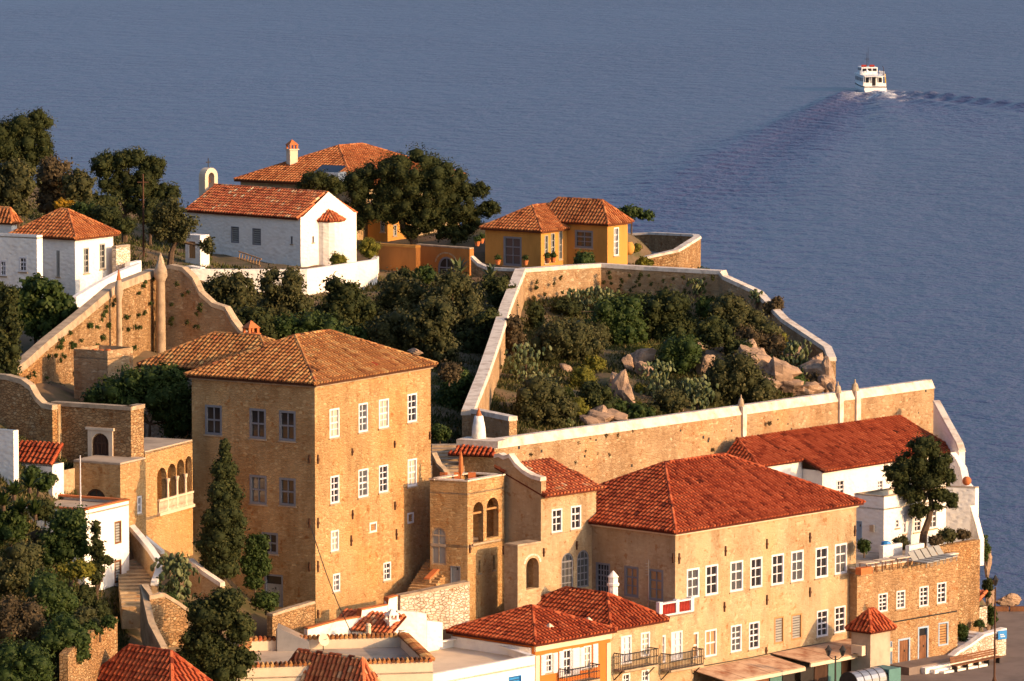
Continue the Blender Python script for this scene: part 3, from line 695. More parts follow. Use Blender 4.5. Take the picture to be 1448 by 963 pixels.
ties(th, Ws[1], [(449, 643, 656), (449, 732, 747), (449, 793, 809), (449, 862, 874), (497.5, 634, 644), (557.5, 623, 633), (607, 610, 621), (498, 721, 734), (496, 757, 772), (558, 709, 721), (560, 748, 763)])
ties(th, Ws[0], [(438, 643, 655), (438, 733, 746), (438, 795, 808)])
hoods(th, Ws[1], [(465, 481, 576), (506, 521, 568.5), (535, 550, 563), (576, 590, 555), (466, 480, 671), (506, 521, 662), (535, 549, 656)], 'stone_gold')
hoods(th, Ws[0], [(290, 314, 569), (353, 376, 574), (395, 418, 577)], 'stone_gold')
mb = MB()
for W in Ws[:2]: W.lbox(mb, -.1, W.L + .1, zM - .22, zM + .0, -.1, .14)
mb.build('cornice', 'cap_stone', th)
hip(th, PM, zM + .02, 2.25, 'tile_old', .28)
# wing behind the mansion
Pw, zw = corner(300, 523, 312.5, 58, 335, 205, 32, back=None)
Pw = [Pw[0], (Pw[1][0] + 4, Pw[1][1] - 2.4), (Pw[2][0] + 8, Pw[2][1]), None]; Pw[3] = (Pw[0][0] + Pw[2][0] - Pw[1][0], Pw[0][1] + Pw[2][1] - Pw[1][1])
d0 = Vector(Pw[1]) - Vector(Pw[0]); dn = Vector((-d0.y, d0.x)).normalized() * 6.4
Pw = [Pw[0], Pw[1], tuple(Vector(Pw[1]) + dn), tuple(Vector(Pw[0]) + dn)]
th = thing('mansion_wing', 'lower rear wing with ochre tile hip roof behind the tall mansion', 'house', (Pw[0][0], Pw[0][1], 14))
walls(th, Pw, 13, zw - .05, 'stone_white'); hip(th, Pw, zw, 1.9, 'tile_old', .35)
p = atY(355, 487, 316.5); chimney(th, (p.x, p.y, p.z - .6), .75, 1.25, 'terracotta', 'same', .6)
# stepped curved garden walls left of the mansion
def wall_run(name, label, pts, thick, mat, capmat=None, capw=None, cath=.22, cat='wall', zb=None, group=None, capo=.06):
    """pts: (px, pytop, D, pybottom or None) -> wall following the points, with a coping"""
    P = [atY(a, b, d) for a, b, d, _ in pts]; base = P[0]
    th = thing(name, label, cat, (base.x, base.y, min(p.z for p in P) - 3), group); mb = MB(); cp = MB(); n = len(P); off = []
    for i in range(n):
        a = P[max(0, i - 1)]; b = P[min(n - 1, i + 1)]; t = Vector((b.x - a.x, b.y - a.y)).normalized(); off.append(Vector((-t.y, t.x)) * thick)
    B = []
    for i, q in enumerate(pts): B.append(atY(q[0], q[3], q[2]).z if q[3] is not None else (zb if zb is not None else P[i].z - 5))
    for i in range(n - 1):
        a, b, oa, ob = P[i], P[i + 1], off[i], off[i + 1]; c = cath if capmat else 0
        mb.hexa([(a.x, a.y, B[i]), (b.x, b.y, B[i + 1]), (b.x + ob.x, b.y + ob.y, B[i + 1]), (a.x + oa.x, a.y + oa.y, B[i]),
                 (a.x, a.y, a.z - c), (b.x, b.y, b.z - c), (b.x + ob.x, b.y + ob.y, b.z - c), (a.x + oa.x, a.y + oa.y, a.z - c)])
        if capmat:
            e = capo; ea, eb = off[i].normalized() * e, off[i + 1].normalized() * e
            q = []
            for dz, k in ((-c, 1), (0, .35)):
                q += [(a.x - ea.x * k, a.y - ea.y * k, a.z + dz), (b.x - eb.x * k, b.y - eb.y * k, b.z + dz), (b.x + ob.x + eb.x * k, b.y + ob.y + eb.y * k, b.z + dz), (a.x + oa.x + ea.x * k, a.y + oa.y + ea.y * k, a.z + dz)]
            cp.hexa(q)
    mb.build('wall', mat, th)
    if capmat: cp.build('coping', capmat, th)
    return th, P
wall_run('garden_wall', 'long lit rubble wall climbing the hill below the white house', [(-20, 548, 312, 590), (36, 510, 317, 575), (70, 480, 322, 572), (110, 448, 328, 565), (165, 402, 337, 545), (222, 380, 345, 515)], .6, 'stone_rubble', 'cap_stone', cath=.5, capo=.1)
wall_run('garden_wall', 'shaded plastered wall with scrolled top sweeping down behind the mansion roof', [(222, 378, 345, 510), (240, 374, 344.5, 510), (258, 378, 344, 510), (272, 392, 343.4, 510), (282, 412, 343, 510), (300, 428, 342.5, 512), (318, 434, 342, 515), (328, 452, 341.5, 518), (340, 468, 341, 520), (352, 474, 340.5, 520), (385, 486, 339, 520)], .6, 'stone_fort', 'cap_stone', cath=.3)
wall_run('garden_wall', 'shaded stone wall with scrolled coping joining the tower gate', [(-20, 528, 302.5, 665), (8, 530, 301.5, 665), (30, 536, 300.8, 665), (42, 545, 300.4, 665), (50, 560, 300.1, 665), (60, 570, 299.8, 665), (74, 573, 299.4, 665)], .5, 'stone_rubble', 'cap_stone', cath=.3)
def buttress(label, px, y0, y1, D, w, cone):
    T = atY(px, y0, D); Bz = atY(px, y1, D).z; th = thing('wall_chimney', label, 'chimney', (T.x, T.y, Bz), 'round wall chimneys on the garden wall'); mb = MB()
    mb.lathe((T.x, T.y, Bz - 1), [(w, 0), (w * .9, 1.2), (w * .82, T.z - Bz - .2), (w * 1.3, T.z - Bz + .2), (w * 1.2, T.z - Bz + .6), (w * .7, T.z - Bz + 1.1)], 12); mb.build('shaft', 'cap_stone', th, smooth=True)
    k = MB(); k.lathe((T.x, T.y, T.z), [(w * .75, .08), (w * .45, .45), (.04, .8)], 6); k.build('chimney_cap', 'cap_stone' if w > .3 else 'terracotta', th)
buttress('thick round plastered chimney shaft at the wall corner', 227, 374, 492, 343.6, .37, 0)
buttress('slim round plastered chimney on the rising rubble wall', 168, 398, 488, 335, .23, 0)
Pc, zc = corner(152, 496, 318, 58, 188, 104, 30)
th = thing('stone_cistern', 'square stone cistern with broken terracotta pots on its top', 'cistern', (Pc[1][0], Pc[1][1], 17)); walls(th, Pc, 15.5, zc, 'stone_fort')
mb = MB(); mb.prism(Pc, zc - .6, zc - .5); mb.build('top_slab', 'concrete', th)
for i in range(5):
    c = sum((Vector(p) for p in Pc), Vector((0, 0))) / 4; mb = MB(); mb.lathe((c.x - 1 + i * .45, c.y - .6 + .3 * (i % 2), zc - .5), [(.1, 0), (.2, .2), (.17, .45)], 8)
    tag(mb.build('terracotta_pot', 'terracotta', loc=(c.x - 1 + i * .45, c.y, zc - .5)), 'small terracotta pot standing on the stone cistern', 'pot', 'pots on the cistern')
# gate tower and loggia
Pg, zg = corner(185, 580, 298, 64, 203, 74, 28)
th = thing('gate_tower', 'stone gate wall with ogee doorway above an arched basement', 'gatehouse', (Pg[1][0], Pg[1][1], 13))
g4 = {0: [(131, 154, 613, 655, 'arch', dict(frame='wood_dark', pane='wood_dark', cols=4, rows=1, fw=.06))]}
Ws, _ = walls(th, Pg, 12, zg, 'stone_rubble', g4, depth=.4)
mb = MB(); W = Ws[0]; a0, z1 = W.hit(125, 607); a1, _ = W.hit(160, 610); _, z0 = W.hit(125, 655)
W.lbox(mb, a0, a0 + .28, z0, z1, -.02, .09); W.lbox(mb, a1 - .28, a1, z0, z1, -.02, .09); W.lbox(mb, a0 - .12, a1 + .12, z1, z1 + .16, -.02, .16)
inn = arch_poly(a0 + .28, a1 - .28, z1 - 1.0, z1 - .18, 8)
for i in range(2, len(inn) - 1):
    p, q = inn[i], inn[i + 1]; mb.hexa([W.P(q[0], q[1], .08), W.P(p[0], p[1], .08), W.P(p[0], p[1], 0), W.P(q[0], q[1], 0), W.P(q[0], z1, .08), W.P(p[0], z1, .08), W.P(p[0], z1, 0), W.P(q[0], z1, 0)])
mb.build('door_surround', 'cream', th)
mb = MB()
for W in Ws[:2]: W.lbox(mb, -.05, W.L + .05, zg - .02, zg + .22, -.5, .08)
mb.build('coping', 'cap_stone', th)
mb = MB(); a, z = Ws[0].hit(80, 590); Ws[0].lbox(mb, a - .55, a + .35, 12.2, zg + .1, 0, .35); mb.build('pilaster', 'stone_pale', th)
Pb, zb_ = corner(170, 657, 295.3, 64, 206, 104, 28)
th = thing('gate_terrace', 'stone terrace block with round arched cellar door and side stair', 'terrace', (Pb[1][0], Pb[1][1], 10))
Ws, _ = walls(th, Pb, 9.5, zb_, 'stone_gold', {0: [(121, 150, 690, 730, 'arch', dict(frame='wood_dark', pane='iron', cols=2, rows=1, fw=.1))], 1: [(194, 200, 702, 727, 'win', dict(frame='frame_white', cols=1, rows=2))]}, depth=.4)
mb = MB(); mb.prism([Pb[0], Pb[1], Pb[2], Pb[3]], zb_ - .05, zb_ + .1); mb.build('terrace_floor', 'concrete', th)
W = Ws[0]; mb = MB()
a0, z0 = W.hit(84, 700); a1, z1 = W.hit(106, 662)
for i in range(10):
    f0 = i / 10; W.lbox(mb, a0 + (a1 - a0) * f0, a0 + (a1 - a0) * (f0 + .1), z0 - 2, z0 + (z1 - z0) * (f0 + .1), .02, 1.4)
mb.build('stair_flight', 'stone_pale', th)
# loggia
Plg, zl = corner(205, 640, 299.4, 67, 272, 150, 23, back=3.2)
th = thing('loggia', 'golden stone loggia with slender columns, round arches and balustrade', 'loggia', (Plg[1][0], Plg[1][1], 10.5))
lo = [(222, 235.6, 663, 728, 'void', {}), (236.8, 248.8, 657, 722, 'void', {}), (249.8, 260.8, 651, 716, 'void', {}), (261.8, 271.3, 646, 710, 'void', {})]
Ws, _ = walls(th, Plg, 9.5, zl, 'stone_gold', {1: lo}, depth=.35)
mb = MB(); mb.prism(Plg, zl - .12, zl + .08); mb.build('roof_slab', 'concrete', th)
W = Ws[1]; _, zf = W.hit(240, 722)
mb = MB(); mb.prism(Plg, zf - .2, zf - .02); mb.build('floor_slab', 'concrete', th)
a0, _ = W.hit(223, 728); a1, _ = W.hit(271.5, 710)
mb = MB(); W.lbox(mb, a0, a1, zf + .75, zf + .87, .0, .14); W.lbox(mb, a0 - .1, a1, zf - .12, zf + .06, .0, .22); r_ = mb.build('balustrade', 'cream', th)
n = 26
for i in range(n):
    a = a0 + (a1 - a0) * (i + .5) / n; mb = MB(); x, y, z = W.P(a, zf + .06, .07); mb.lathe((x, y, z), [(.06, 0), (.035, .2), (.06, .4), (.04, .69)], 6); mb.build('baluster', 'cream', r_)
for i in range(3):
    px = (236.2, 249.2, 261.3)[i]; a, zt = W.hit(px, 690 - 4 * i); mb = MB(); x, y, _ = W.P(a, 0, .05)
    mb.lathe((x, y, zf), [(.13, 0), (.13, .12), (.09, .18), (.075, 1.75), (.12, 1.9), (.15, 2.05)], 10); mb.build('column', 'cream', th)
# left hillside houses
Ph, zh = corner(16, 609, 291, 60, 19, -30, 30, back=5); Ph, zh = corner(19, 609, 292, 60, 26, -40, 30)
th = thing('white_house', 'white house corner beside the small red lean-to roof', 'house', (Ph[1][0], Ph[1][1], 15)); walls(th, Ph, 11, zh, 'whitewash')
A = atY(18, 632, 294); B = atY(76, 660, 296.5)
Pr, zr = corner(74, 657, 294.5, 60, 90, 14, 30)
th = thing('garden_shed', 'low white shed with red tile roof below the stone wall', 'shed', (Pr[1][0], Pr[1][1], 14)); walls(th, Pr, 11, zr, 'whitewash')
e = [Vector((*p, zr)) for p in Pr]; up = Vector((0, 0, 1.1)); roof(th, [[e[0], e[1], e[2] + up, e[3] + up]], [], 'tile_red')
Pk, zk = corner(119, 722, 288.6, 63, 182, 60, 27, back=6.5)
th = thing('white_house', 'narrow two storey white house with brown shutters beside the stair', 'house', (Pk[1][0], Pk[1][1], 9.5))
BR = dict(frame='wood', pane='shutter_grey', fw=.1)
Ws, _ = walls(th, Pk, 7, zk, 'whitewash', {1: [(161.7, 171.5, 738, 770, 'slat', BR), (161.7, 171.5, 793, 825, 'slat', BR)]})
mb = MB(); mb.prism(Pk, zk - .3, zk - .2); mb.build('roof_terrace', 'concrete', th)
mb = MB()
for W in Ws: W.lbox(mb, -.06, W.L + .06, zk, zk + .1, -.3, .06)
mb.build('parapet_tiles', 'terracotta', th)
rl = MB(); W = Ws[3]
for i in range(14): a = W.L * (i + .5) / 14; rl.cyl(W.P(a, zk + .1, -.15), W.P(a, zk + .85, -.15), .025, n=5)
rl.cyl(W.P(0, zk + .85, -.15), W.P(W.L, zk + .85, -.15), .04, n=5); rl.build('railing', 'frame_white', th)
p = atY(114, 715, 291.5); mb = MB(); mb.cyl((p.x, p.y, p.z - .5), (p.x, p.y, p.z + 3.0), .045, .03); tag(mb.build('flag_pole', 'frame_white', loc=p), 'bare white flagpole on the white house roof terrace', 'pole')
# stair lane below the loggia
th, _ = wall_run('stair_wall', 'whitewashed stair parapet curving down past the narrow white house', [(182, 742, 296.5, 800), (196, 758, 294.5, 815), (210, 775, 292.5, 830), (220, 790, 291, 845), (221, 802, 290, 850), (214, 822, 288.5, 860)], .35, 'stone_pale', 'whitewash', cath=.25)
wall_run('stair_wall', 'upper lane wall with white coping under the loggia', [(184, 740, 298.5, 790), (205, 760, 298, 810), (228, 779, 297.5, 830)], .35, 'stone_gold', 'whitewash', cath=.2)
th = thing('stone_stair', 'stone steps climbing beside the narrow white house', 'stair', atY(190, 850, 288)); a = atY(194, 860, 286.5); b_ = atY(186, 790, 295.5)
for i in range(14):
    mb = MB(); p = a.lerp(b_, i / 14); q = a.lerp(b_, (i + 1) / 14); mb.box((p.x, p.y + .3, p.z - 1.2), 1.9, .75, 1.2 + (b_.z - a.z) / 14, .15); mb.build('step', 'stone_pale', th)
wall_run('lane_wall', 'dark grey capped rubble wall sloping beside the lane', [(200, 826, 284.5, 905), (212, 842, 283, 915), (232, 838, 284, 915), (252, 850, 284.6, 915), (266, 860, 285, 915)], .4, 'stone_rubble', 'cap_stone', cath=.25)
wall_run('lane_wall', 'plastered lane wall dropping toward the red hipped roof', [(198, 826, 284.6, 900), (210, 880, 281, 935), (228, 915, 279, 950)], .35, 'cap_stone', 'cap_stone', cath=.2)
wall_run('garden_wall', 'low pale garden wall with sloped coping under the cypress', [(266, 790, 295, 840), (285, 806, 294, 850), (312, 824, 293, 860)], .35, 'stone_pale', 'cap_white', cath=.25)
# small hip roof house at the lane foot
Pq, zq = corner(243, 975, 270, 50, 288, 138, 40)
th = thing('tile_house', 'small house with bright red hipped roof at the foot of the lane', 'house', (Pq[1][0], Pq[1][1], 3)); walls(th, Pq, 1, zq, 'whitewash'); hip(th, Pq, zq, 1.75, 'tile_red', .3)
# ---------------------------------------------------------------- church and upper houses
Pch, zch = corner(425, 309, 407, 50, 504, 262, 42)
u = Vector(Pch[2]) - Vector(Pch[1]); gw = u.length
th = thing('chapel', 'white chapel with mottled red gable roof and arched bell cote', 'chapel', (Pch[1][0], Pch[1][1], 19.5))
GB = dict(frame='frame_grey', pane='shutter_grey', fw=.07)
rise = 1.9
Ws, _ = walls(th, Pch, 18.5, zch, 'whitewash', {0: [(326.8, 338, 320, 343, 'slat', GB), (357, 369, 322.5, 346, 'slat', GB), (411.5, 413.8, 334, 345, 'win', dict(frame='frame_grey', cols=1, rows=1, fw=.03))],
     1: [(441.5, 443.8, 334, 343, 'win', dict(frame='frame_grey', cols=1, rows=1, fw=.03)), (476, 478.8, 333, 345, 'win', dict(frame='frame_grey', cols=1, rows=1, fw=.03))]},
     tops={1: lambda W: [(W.L, zch + .1), (W.L * .96, zch + .12), (W.L / 2, zch + rise + .12), (W.L * .04, zch + .12), (0, zch + .1)], 3: lambda W: [(W.L, zch), (W.L / 2, zch + rise), (0, zch)]})
_, R0, R1 = gable(th, Pch, zch, rise, 'tile_mixed', .22, -.12)
W = Ws[1]; cpx = W.L / 2; mb = MB(); ap = [W.P(cpx + 1.25 * math.cos(t), 0, 1.25 * math.sin(t) - .05) for t in [math.pi * i / 8 for i in range(9)]]
za = zch - .35; mb.prism([(p[0], p[1]) for p in ap][::-1], 18.5, za); ob = mb.build('apse', 'whitewash', th)
tip = Vector(W.P(cpx, za + .85, 0)); sl_ = []
for i in range(0, 8, 2):
    a = Vector((ap[i + 2][0], ap[i + 2][1], za)); b_ = Vector((ap[i][0], ap[i][1], za)); c0 = Vector(W.P(cpx, za, 0)); a = c0 + (a - c0) * 1.12; b_ = c0 + (b_ - c0) * 1.12; a.z = b_.z = za; sl_.append([a, b_, tip])
roof(th, sl_, [], 'tile_mixed', .08, 'apse_roof', .24)
e = R0; d = (R1 - R0).normalized(); mb = MB(); c = R0 - d * .35; sd = Vector((-d.y, d.x, 0)); wv = 1.0
Wb = Wall((c - d * .0 - sd * -.95).xy, (c - sd * .95).xy)
Wb = Wall((c + sd * .95).xy, (c - sd * .95).xy)
# bell cote: slab with arch, facing along the ridge
Wb = Wall((c.x + sd.x * .75, c.y + sd.y * .75), (c.x - sd.x * .75, c.y - sd.y * .75))
if Wb.n.dot(Vector((0, -1))) < 0: Wb = Wall(Wb.B, Wb.A)
zc0 = c.z - 2.7; k1 = arch_poly(0, 1.5, zc0, zc0 + 4.2, 10); k2 = arch_poly(.4, 1.1, zc0 + 2.4, zc0 + 3.8, 10)
mb = MB(); sheet(mb, Wb, k1, [k2], .75); mb2 = [Wb.P(a, z, -.75) for a, z in k1]; n = len(k1)
mb.add([Wb.P(a, z, 0) for a, z in k1] + mb2, [(i, (i + 1) % n, n + (i + 1) % n, n + i) for i in range(n)])
Wr = Wall(Vector(Wb.P(1.5, 0, -.75)).xy, Vector(Wb.P(0, 0, -.75)).xy); sheet(mb, Wr, [(1.5 - a, z) for a, z in reversed(k1)], [[(1.5 - a, z) for a, z in reversed(k2)]], 0)
bc = mb.build('bell_cote', 'cream', th); mb = MB(); q = Wb.P(.75, zc0 + 2.95, -.37); mb.lathe(q, [(.26, 0), (.2, .2), (.12, .45), (.03, .5)], 10); mb.cyl((q[0], q[1], q[2] + .45), (q[0], q[1], q[2] + .75), .02); mb.build('bell', 'rust_iron', bc)
mb = MB(); q = Wb.P(.75, zc0 + 4.2, -.37); mb.cyl(q, (q[0], q[1], q[2] + .8), .04, n=5); Wb.lbox(mb, .5, 1.0, zc0 + 4.62, zc0 + 4.7, -.41, -.33); mb.build('cross', 'iron', bc)
wall_run('terrace_wall', 'white terrace wall below the chapel', [(270, 380, 391.6, 440), (300, 381, 391.6, 440), (434, 381, 391.8, 450), (533, 367, 399, 425), (536, 362, 406, 420)], .5, 'whitewash', None)
wall_run('terrace_wall', 'short white pier wall at the chapel gate beside the olive', [(247, 378, 397, 420), (266, 376, 396.5, 420), (283, 379, 396, 420)], .8, 'whitewash', None)
Pz, zz_ = corner(283, 335, 399, 50, 296, 262, 40)
th = thing('chapel_porch', 'small white porch with brown door at the chapel end', 'porch', (Pz[1][0], Pz[1][1], 19.5)); walls(th, Pz, 18.5, zz_, 'whitewash', {0: [(266, 277, 340, 366, 'door', dict(frame='whitewash', pane='wood_tan', fw=.06))]}); mb = MB(); mb.prism(Pz, zz_ - .02, zz_ + .12); mb.build('roof_slab', 'whitewash', th)
a = atY(336, 365, 402); b_ = atY(368, 376, 400); sd = Vector((.1, 0, .55)); mb = MB(); mb.cyl(a, b_, .05); mb.cyl(a + sd, b_ + sd, .05)
for i in range(8): p = a.lerp(b_, (i + .5) / 8); mb.cyl(p, p + sd, .035, n=5)
tag(mb.build('ladder', 'wood_tan', loc=a), 'wooden ladder leaning against the shaded chapel wall', 'ladder')
# big roof behind the chapel
Pt, zt = corner(500, 262, 424, 55, 650, 340, 34)
th = thing('tile_house', 'large house with broad orange hipped roof behind the chapel', 'house', (Pt[1][0], Pt[1][1], 19)); walls(th, Pt, 18, zt, 'stone_pale'); hip(th, Pt, zt, 2.8, 'tile_orange', .4)
p = atY(413, 228, 431); chimney(th, (p.x, p.y, p.z - 2.2), .75, 3.2, 'cream', 'cap', .5)
Pd, zd = corner(478, 244, 419, 60, 490, 444, 30)
th = thing('roof_dormer', 'pale skylight box on the broad orange roof', 'dormer', (Pd[1][0], Pd[1][1], zd - 1)); walls(th, Pd, zd - 1.4, zd, 'whitewash'); e = [Vector((*p, zd)) for p in Pd]; mb = MB(); mb.add([e[0], e[1], e[2] + Vector((0, 0, .5)), e[3] + Vector((0, 0, .5))], [(0, 1, 2, 3)]); mb.build('skylight', 'glass', th)
# white house on the left
Pl, zl2 = corner(106, 337, 366, 60, 160, 22, 34)
th = thing('white_house', 'white house with red hipped roof and tall grey windows on the hill', 'house', (Pl[1][0], Pl[1][1], 20))
GW = dict(frame='shutter_grey', cols=2, rows=4, fw=.1)
walls(th, Pl, 18, zl2, 'whitewash', {1: [(118, 125.5, 351, 387, 'win', GW), (140.5, 148.5, 345, 381, 'win', GW)], 0: [(80, 84.5, 354, 391, 'win', GW)]}); hip(th, Pl, zl2, 1.8, 'tile_orange', .35)
Pl2, z2 = corner(52, 333, 361, 60, 60, -30, 30)
th = thing('white_house', 'flat roofed white annexe with small white windows', 'house', (Pl2[1][0], Pl2[1][1], 20)); walls(th, Pl2, 18, z2, 'whitewash', {0: [(27, 38, 363, 384, 'win', dict(cols=2, rows=3)), (0, 9, 368, 390, 'win', dict(cols=2, rows=3))]}); mb = MB(); mb.prism(Pl2, z2 - .25, z2 - .15); mb.build('roof_terrace', 'concrete', th)
Pl3, z3 = corner(16, 315, 372, 60, 24, -30, 30)
th = thing('white_house', 'white upper block with tile edge behind the flat annexe', 'house', (Pl3[1][0], Pl3[1][1], 20)); walls(th, Pl3, 18, z3, 'whitewash'); hip(th, Pl3, z3, 1.0, 'tile_orange', .2)
Pl4, z4 = corner(164, 349, 369, 58, 184, 158, 30)
th = thing('stone_annexe', 'low rubble annexe beside the hill house', 'annexe', (Pl4[1][0], Pl4[1][1], 20)); walls(th, Pl4, 18, z4, 'stone_white'); mb = MB(); mb.prism(Pl4, z4 - .1, z4 + .05); mb.build('roof_slab', 'concrete', th)
wall_run('terrace_wall', 'low white terrace wall beneath the hill house', [(108, 420, 352, 450), (140, 400, 356, 440), (172, 383, 360, 430), (200, 372, 364, 420)], .4, 'whitewash', None)
wall_run('terrace_wall', 'white parapet between the hill house and the round chimney', [(184, 372, 368, 400), (200, 368, 371, 400)], .4, 'whitewash', None)
# ochre houses
Pe, ze_ = corner(765, 327, 408, 56, 801, 686, 36)
th = thing('ochre_house', 'ochre house with two orange hipped roofs and grey doors', 'house', (Pe[1][0], Pe[1][1], 19.5))
GD = dict(frame='frame_grey', cols=2, rows=3, fw=.16)
ue = (Vector(Pe[2]) - Vector(Pe[1])).normalized() * 8.6; Pe[2] = tuple(Vector(Pe[1]) + ue); Pe[3] = tuple(Vector(Pe[0]) + ue)
Ws, _ = walls(th, Pe, 18, ze_, 'ochre', {0: [(712, 737.5, 334, 375, 'win', GD)], 1: [(770, 775, 333, 373, 'win', dict(frame='shutter_grey', cols=2, rows=4, fw=.08)), (779, 784.5, 330, 370, 'win', dict(frame='shutter_grey', cols=2, rows=4, fw=.08)), (790, 795, 326, 367, 'win', dict(frame='shutter_grey', cols=2, rows=4, fw=.08))]})
hip(th, Pe, ze_, 1.75, 'tile_orange', .3)
Py, zy = corner(859, 317, 408.8, 56, 884, 799, 36)
vy = (Vector(Py[0]) - Vector(Py[1])).normalized() * 7.6; Py[0] = tuple(Vector(Py[1]) + vy); uy = (Vector(Py[2]) - Vector(Py[1])).normalized() * 3.1; Py[2] = tuple(Vector(Py[1]) + uy); Py[3] = tuple(Vector(Py[0]) + uy)
Ws, _ = walls(th, Py, 18, zy, 'ochre', {0: [(813, 838.5, 325, 350, 'win', GD)], 1: [(868, 875, 322, 362, 'win', dict(frame='frame_white', cols=2, rows=4, fw=.1))]}, name='wall'); hip(th, Py, zy, 1.75, 'tile_orange', .3)
wall_run('ochre_wall', 'tall deep ochre courtyard wall beside the chapel', [(532, 344, 408, 400), (588, 347, 404, 400), (589, 346, 404.5, 400)], .5, 'ochre_deep', 'ochre', cath=.2)
Po, zo = corner(664, 352, 404.5, 50, 670, 588, 40)
th = thing('ochre_gate', 'ochre gate wall with arched dark doorway', 'gate', (Po[1][0], Po[1][1], 18)); Ws, _ = walls(th, Po, 17, zo, 'ochre_deep', {0: [(619, 643, 362, 392, 'arch', dict(frame='frame_grey', pane='iron', cols=2, rows=1, fw=.15))]}); mb = MB(); mb.prism(Po, zo - .05, zo + .1); mb.build('roof_slab', 'cap_stone', th); hoods(th, Ws[0], [(617, 645, 372)], 'stone_pale')
Pj, zj = corner(548, 305, 424, 56, 580, 520, 34)
th = thing('ochre_house', 'ochre house half hidden behind the great pine', 'house', (Pj[1][0], Pj[1][1], 19)); walls(th, Pj, 18, zj, 'ochre', {1: [(556, 561, 318, 334, 'win', GW)], 0: [(538, 544, 310, 328, 'win', GW)]}); hip(th, Pj, zj, 1.4, 'tile_orange', .3)
wall_run('parapet_wall', 'low sweeping parapet between the gate and the ochre house', [(666, 362, 403, 392), (676, 372, 402.5, 392), (690, 378, 400.5, 392), (742, 380, 398, 400)], .35, 'stone_rubble', 'cap_white', cath=.25)
# bastion walls
wall_run('bastion_wall', 'long rough bastion wall with white coping below the ochre house', [(742, 380, 398, 450), (800, 376, 400.5, 450), (850, 373, 402.5, 450), (910, 377, 401, 450), (1020, 383, 397.5, 450)], .9, 'stone_fort', 'cap_white', cath=.3, capo=.06)
wall_run('bastion_wall', 'white capped side wall running steeply down the bastion garden', [(669, 580, 332, 640), (690, 527, 347, 600), (706, 480, 362, 540), (722, 430, 380, 480), (742, 380, 398, 450)], .75, 'stone_fort', 'cap_white', cath=.35, capo=.1)
wall_run('bastion_wall', 'short end wall where the bastion side wall meets the steps', [(666, 578, 331.5, 640), (720, 589, 327, 640)], .6, 'stone_fort', 'cap_white', cath=.3)
wall_run('bastion_wall', 'seaward bastion wall with thin white cap dropping to the cliff', [(1018, 384, 397.5, 450), (1022, 390, 397, 450), (1070, 412, 394, 470), (1076, 420, 392.5, 475), (1105, 450, 387, 500), (1135, 470, 383, 520), (1165, 490, 379, 530), (1171, 505, 376, 550)], .6, 'stone_fort', 'cap_white', cath=.3)
wall_run('terrace_wall', 'square stone sea terrace wall beyond the ochre house', [(866, 372, 424, 395), (900, 366, 425, 395), (960, 353, 426, 395), (991, 334, 433, 400), (988, 331, 438, 400), (925, 328, 446, 360), (885, 330, 447, 360)], .6, 'stone_rubble', 'cap_white', cath=.2)
mb = MB(); P_ = [atY(x, y, d) for x, y, d in ((866, 372, 424), (900, 366, 425), (960, 353, 426), (990, 334, 433), (988, 331, 438), (925, 328, 446), (885, 330, 447))]; mb.prism([(p.x, p.y) for p in P_], 14, min(p.z for p in P_) - .75); tag(mb.build('sea_terrace', 'concrete', loc=(P_[0].x, P_[0].y, 14)), 'paved terrace floor inside the square sea wall', 'terrace')
fa = atY(700, 622, 321.5); zf16 = fa.z
fw0 = along((fa.x, fa.y), Rd(48.5), 690, zf16); fw1 = along((fa.x, fa.y), Rd(48.5), 1321, zf16)
th = thing('fort_wall', 'great long golden fort wall with broad white coping and buttress strips', 'wall', (fa.x, fa.y, 6)); WF = Wall(fw0, fw1)
mb = MB(); WF.lbox(mb, 0, WF.L, 3, zf16 - .6, -1.0, 0); mb.build('wall', 'stone_fort', th)
mb = MB(); a = [(0, -.75, .05), (0, -.0, -.35)]; q = []
for dz, e in ((-.6, .05), (0, -.25)):
    q += [WF.P(-.05, zf16 + dz, e), WF.P(WF.L + .05, zf16 + dz, e), WF.P(WF.L + .05, zf16 + dz, -1.0 - e), WF.P(-.05, zf16 + dz, -1.0 - e)]
mb.hexa(q); mb.build('coping', 'cap_white', th)
for px, r in ((1051, .2), (1188, .22), (1212, .25)):
    a, _ = WF.hit(px, 570); mb = MB(); WF.lbox(mb, a - r, a + r, 9, zf16 - .02, .0, .16); s_ = mb.build('buttress_strip', 'cap_white', th)
    mb = MB(); x, y, z = WF.P(a, zf16 - .5, -.2); mb.lathe((x, y, z), [(r * 1.1, 0), (r * 1.1, .6), (r * .75, .95), (r * .3, 1.05), (.03, 1.3)], 9); mb.build('finial', 'cap_stone', s_)
random.seed(11)
for i in range(22):
    a = random.uniform(1, WF.L - 1); mb = MB(); z = random.uniform(12.5, 15); w = random.uniform(.06, .14); WF.lbox(mb, a, a + w * 1.5, z, z + w * 1.6, -.01, .012); mb.build('drain_hole', 'iron', th)

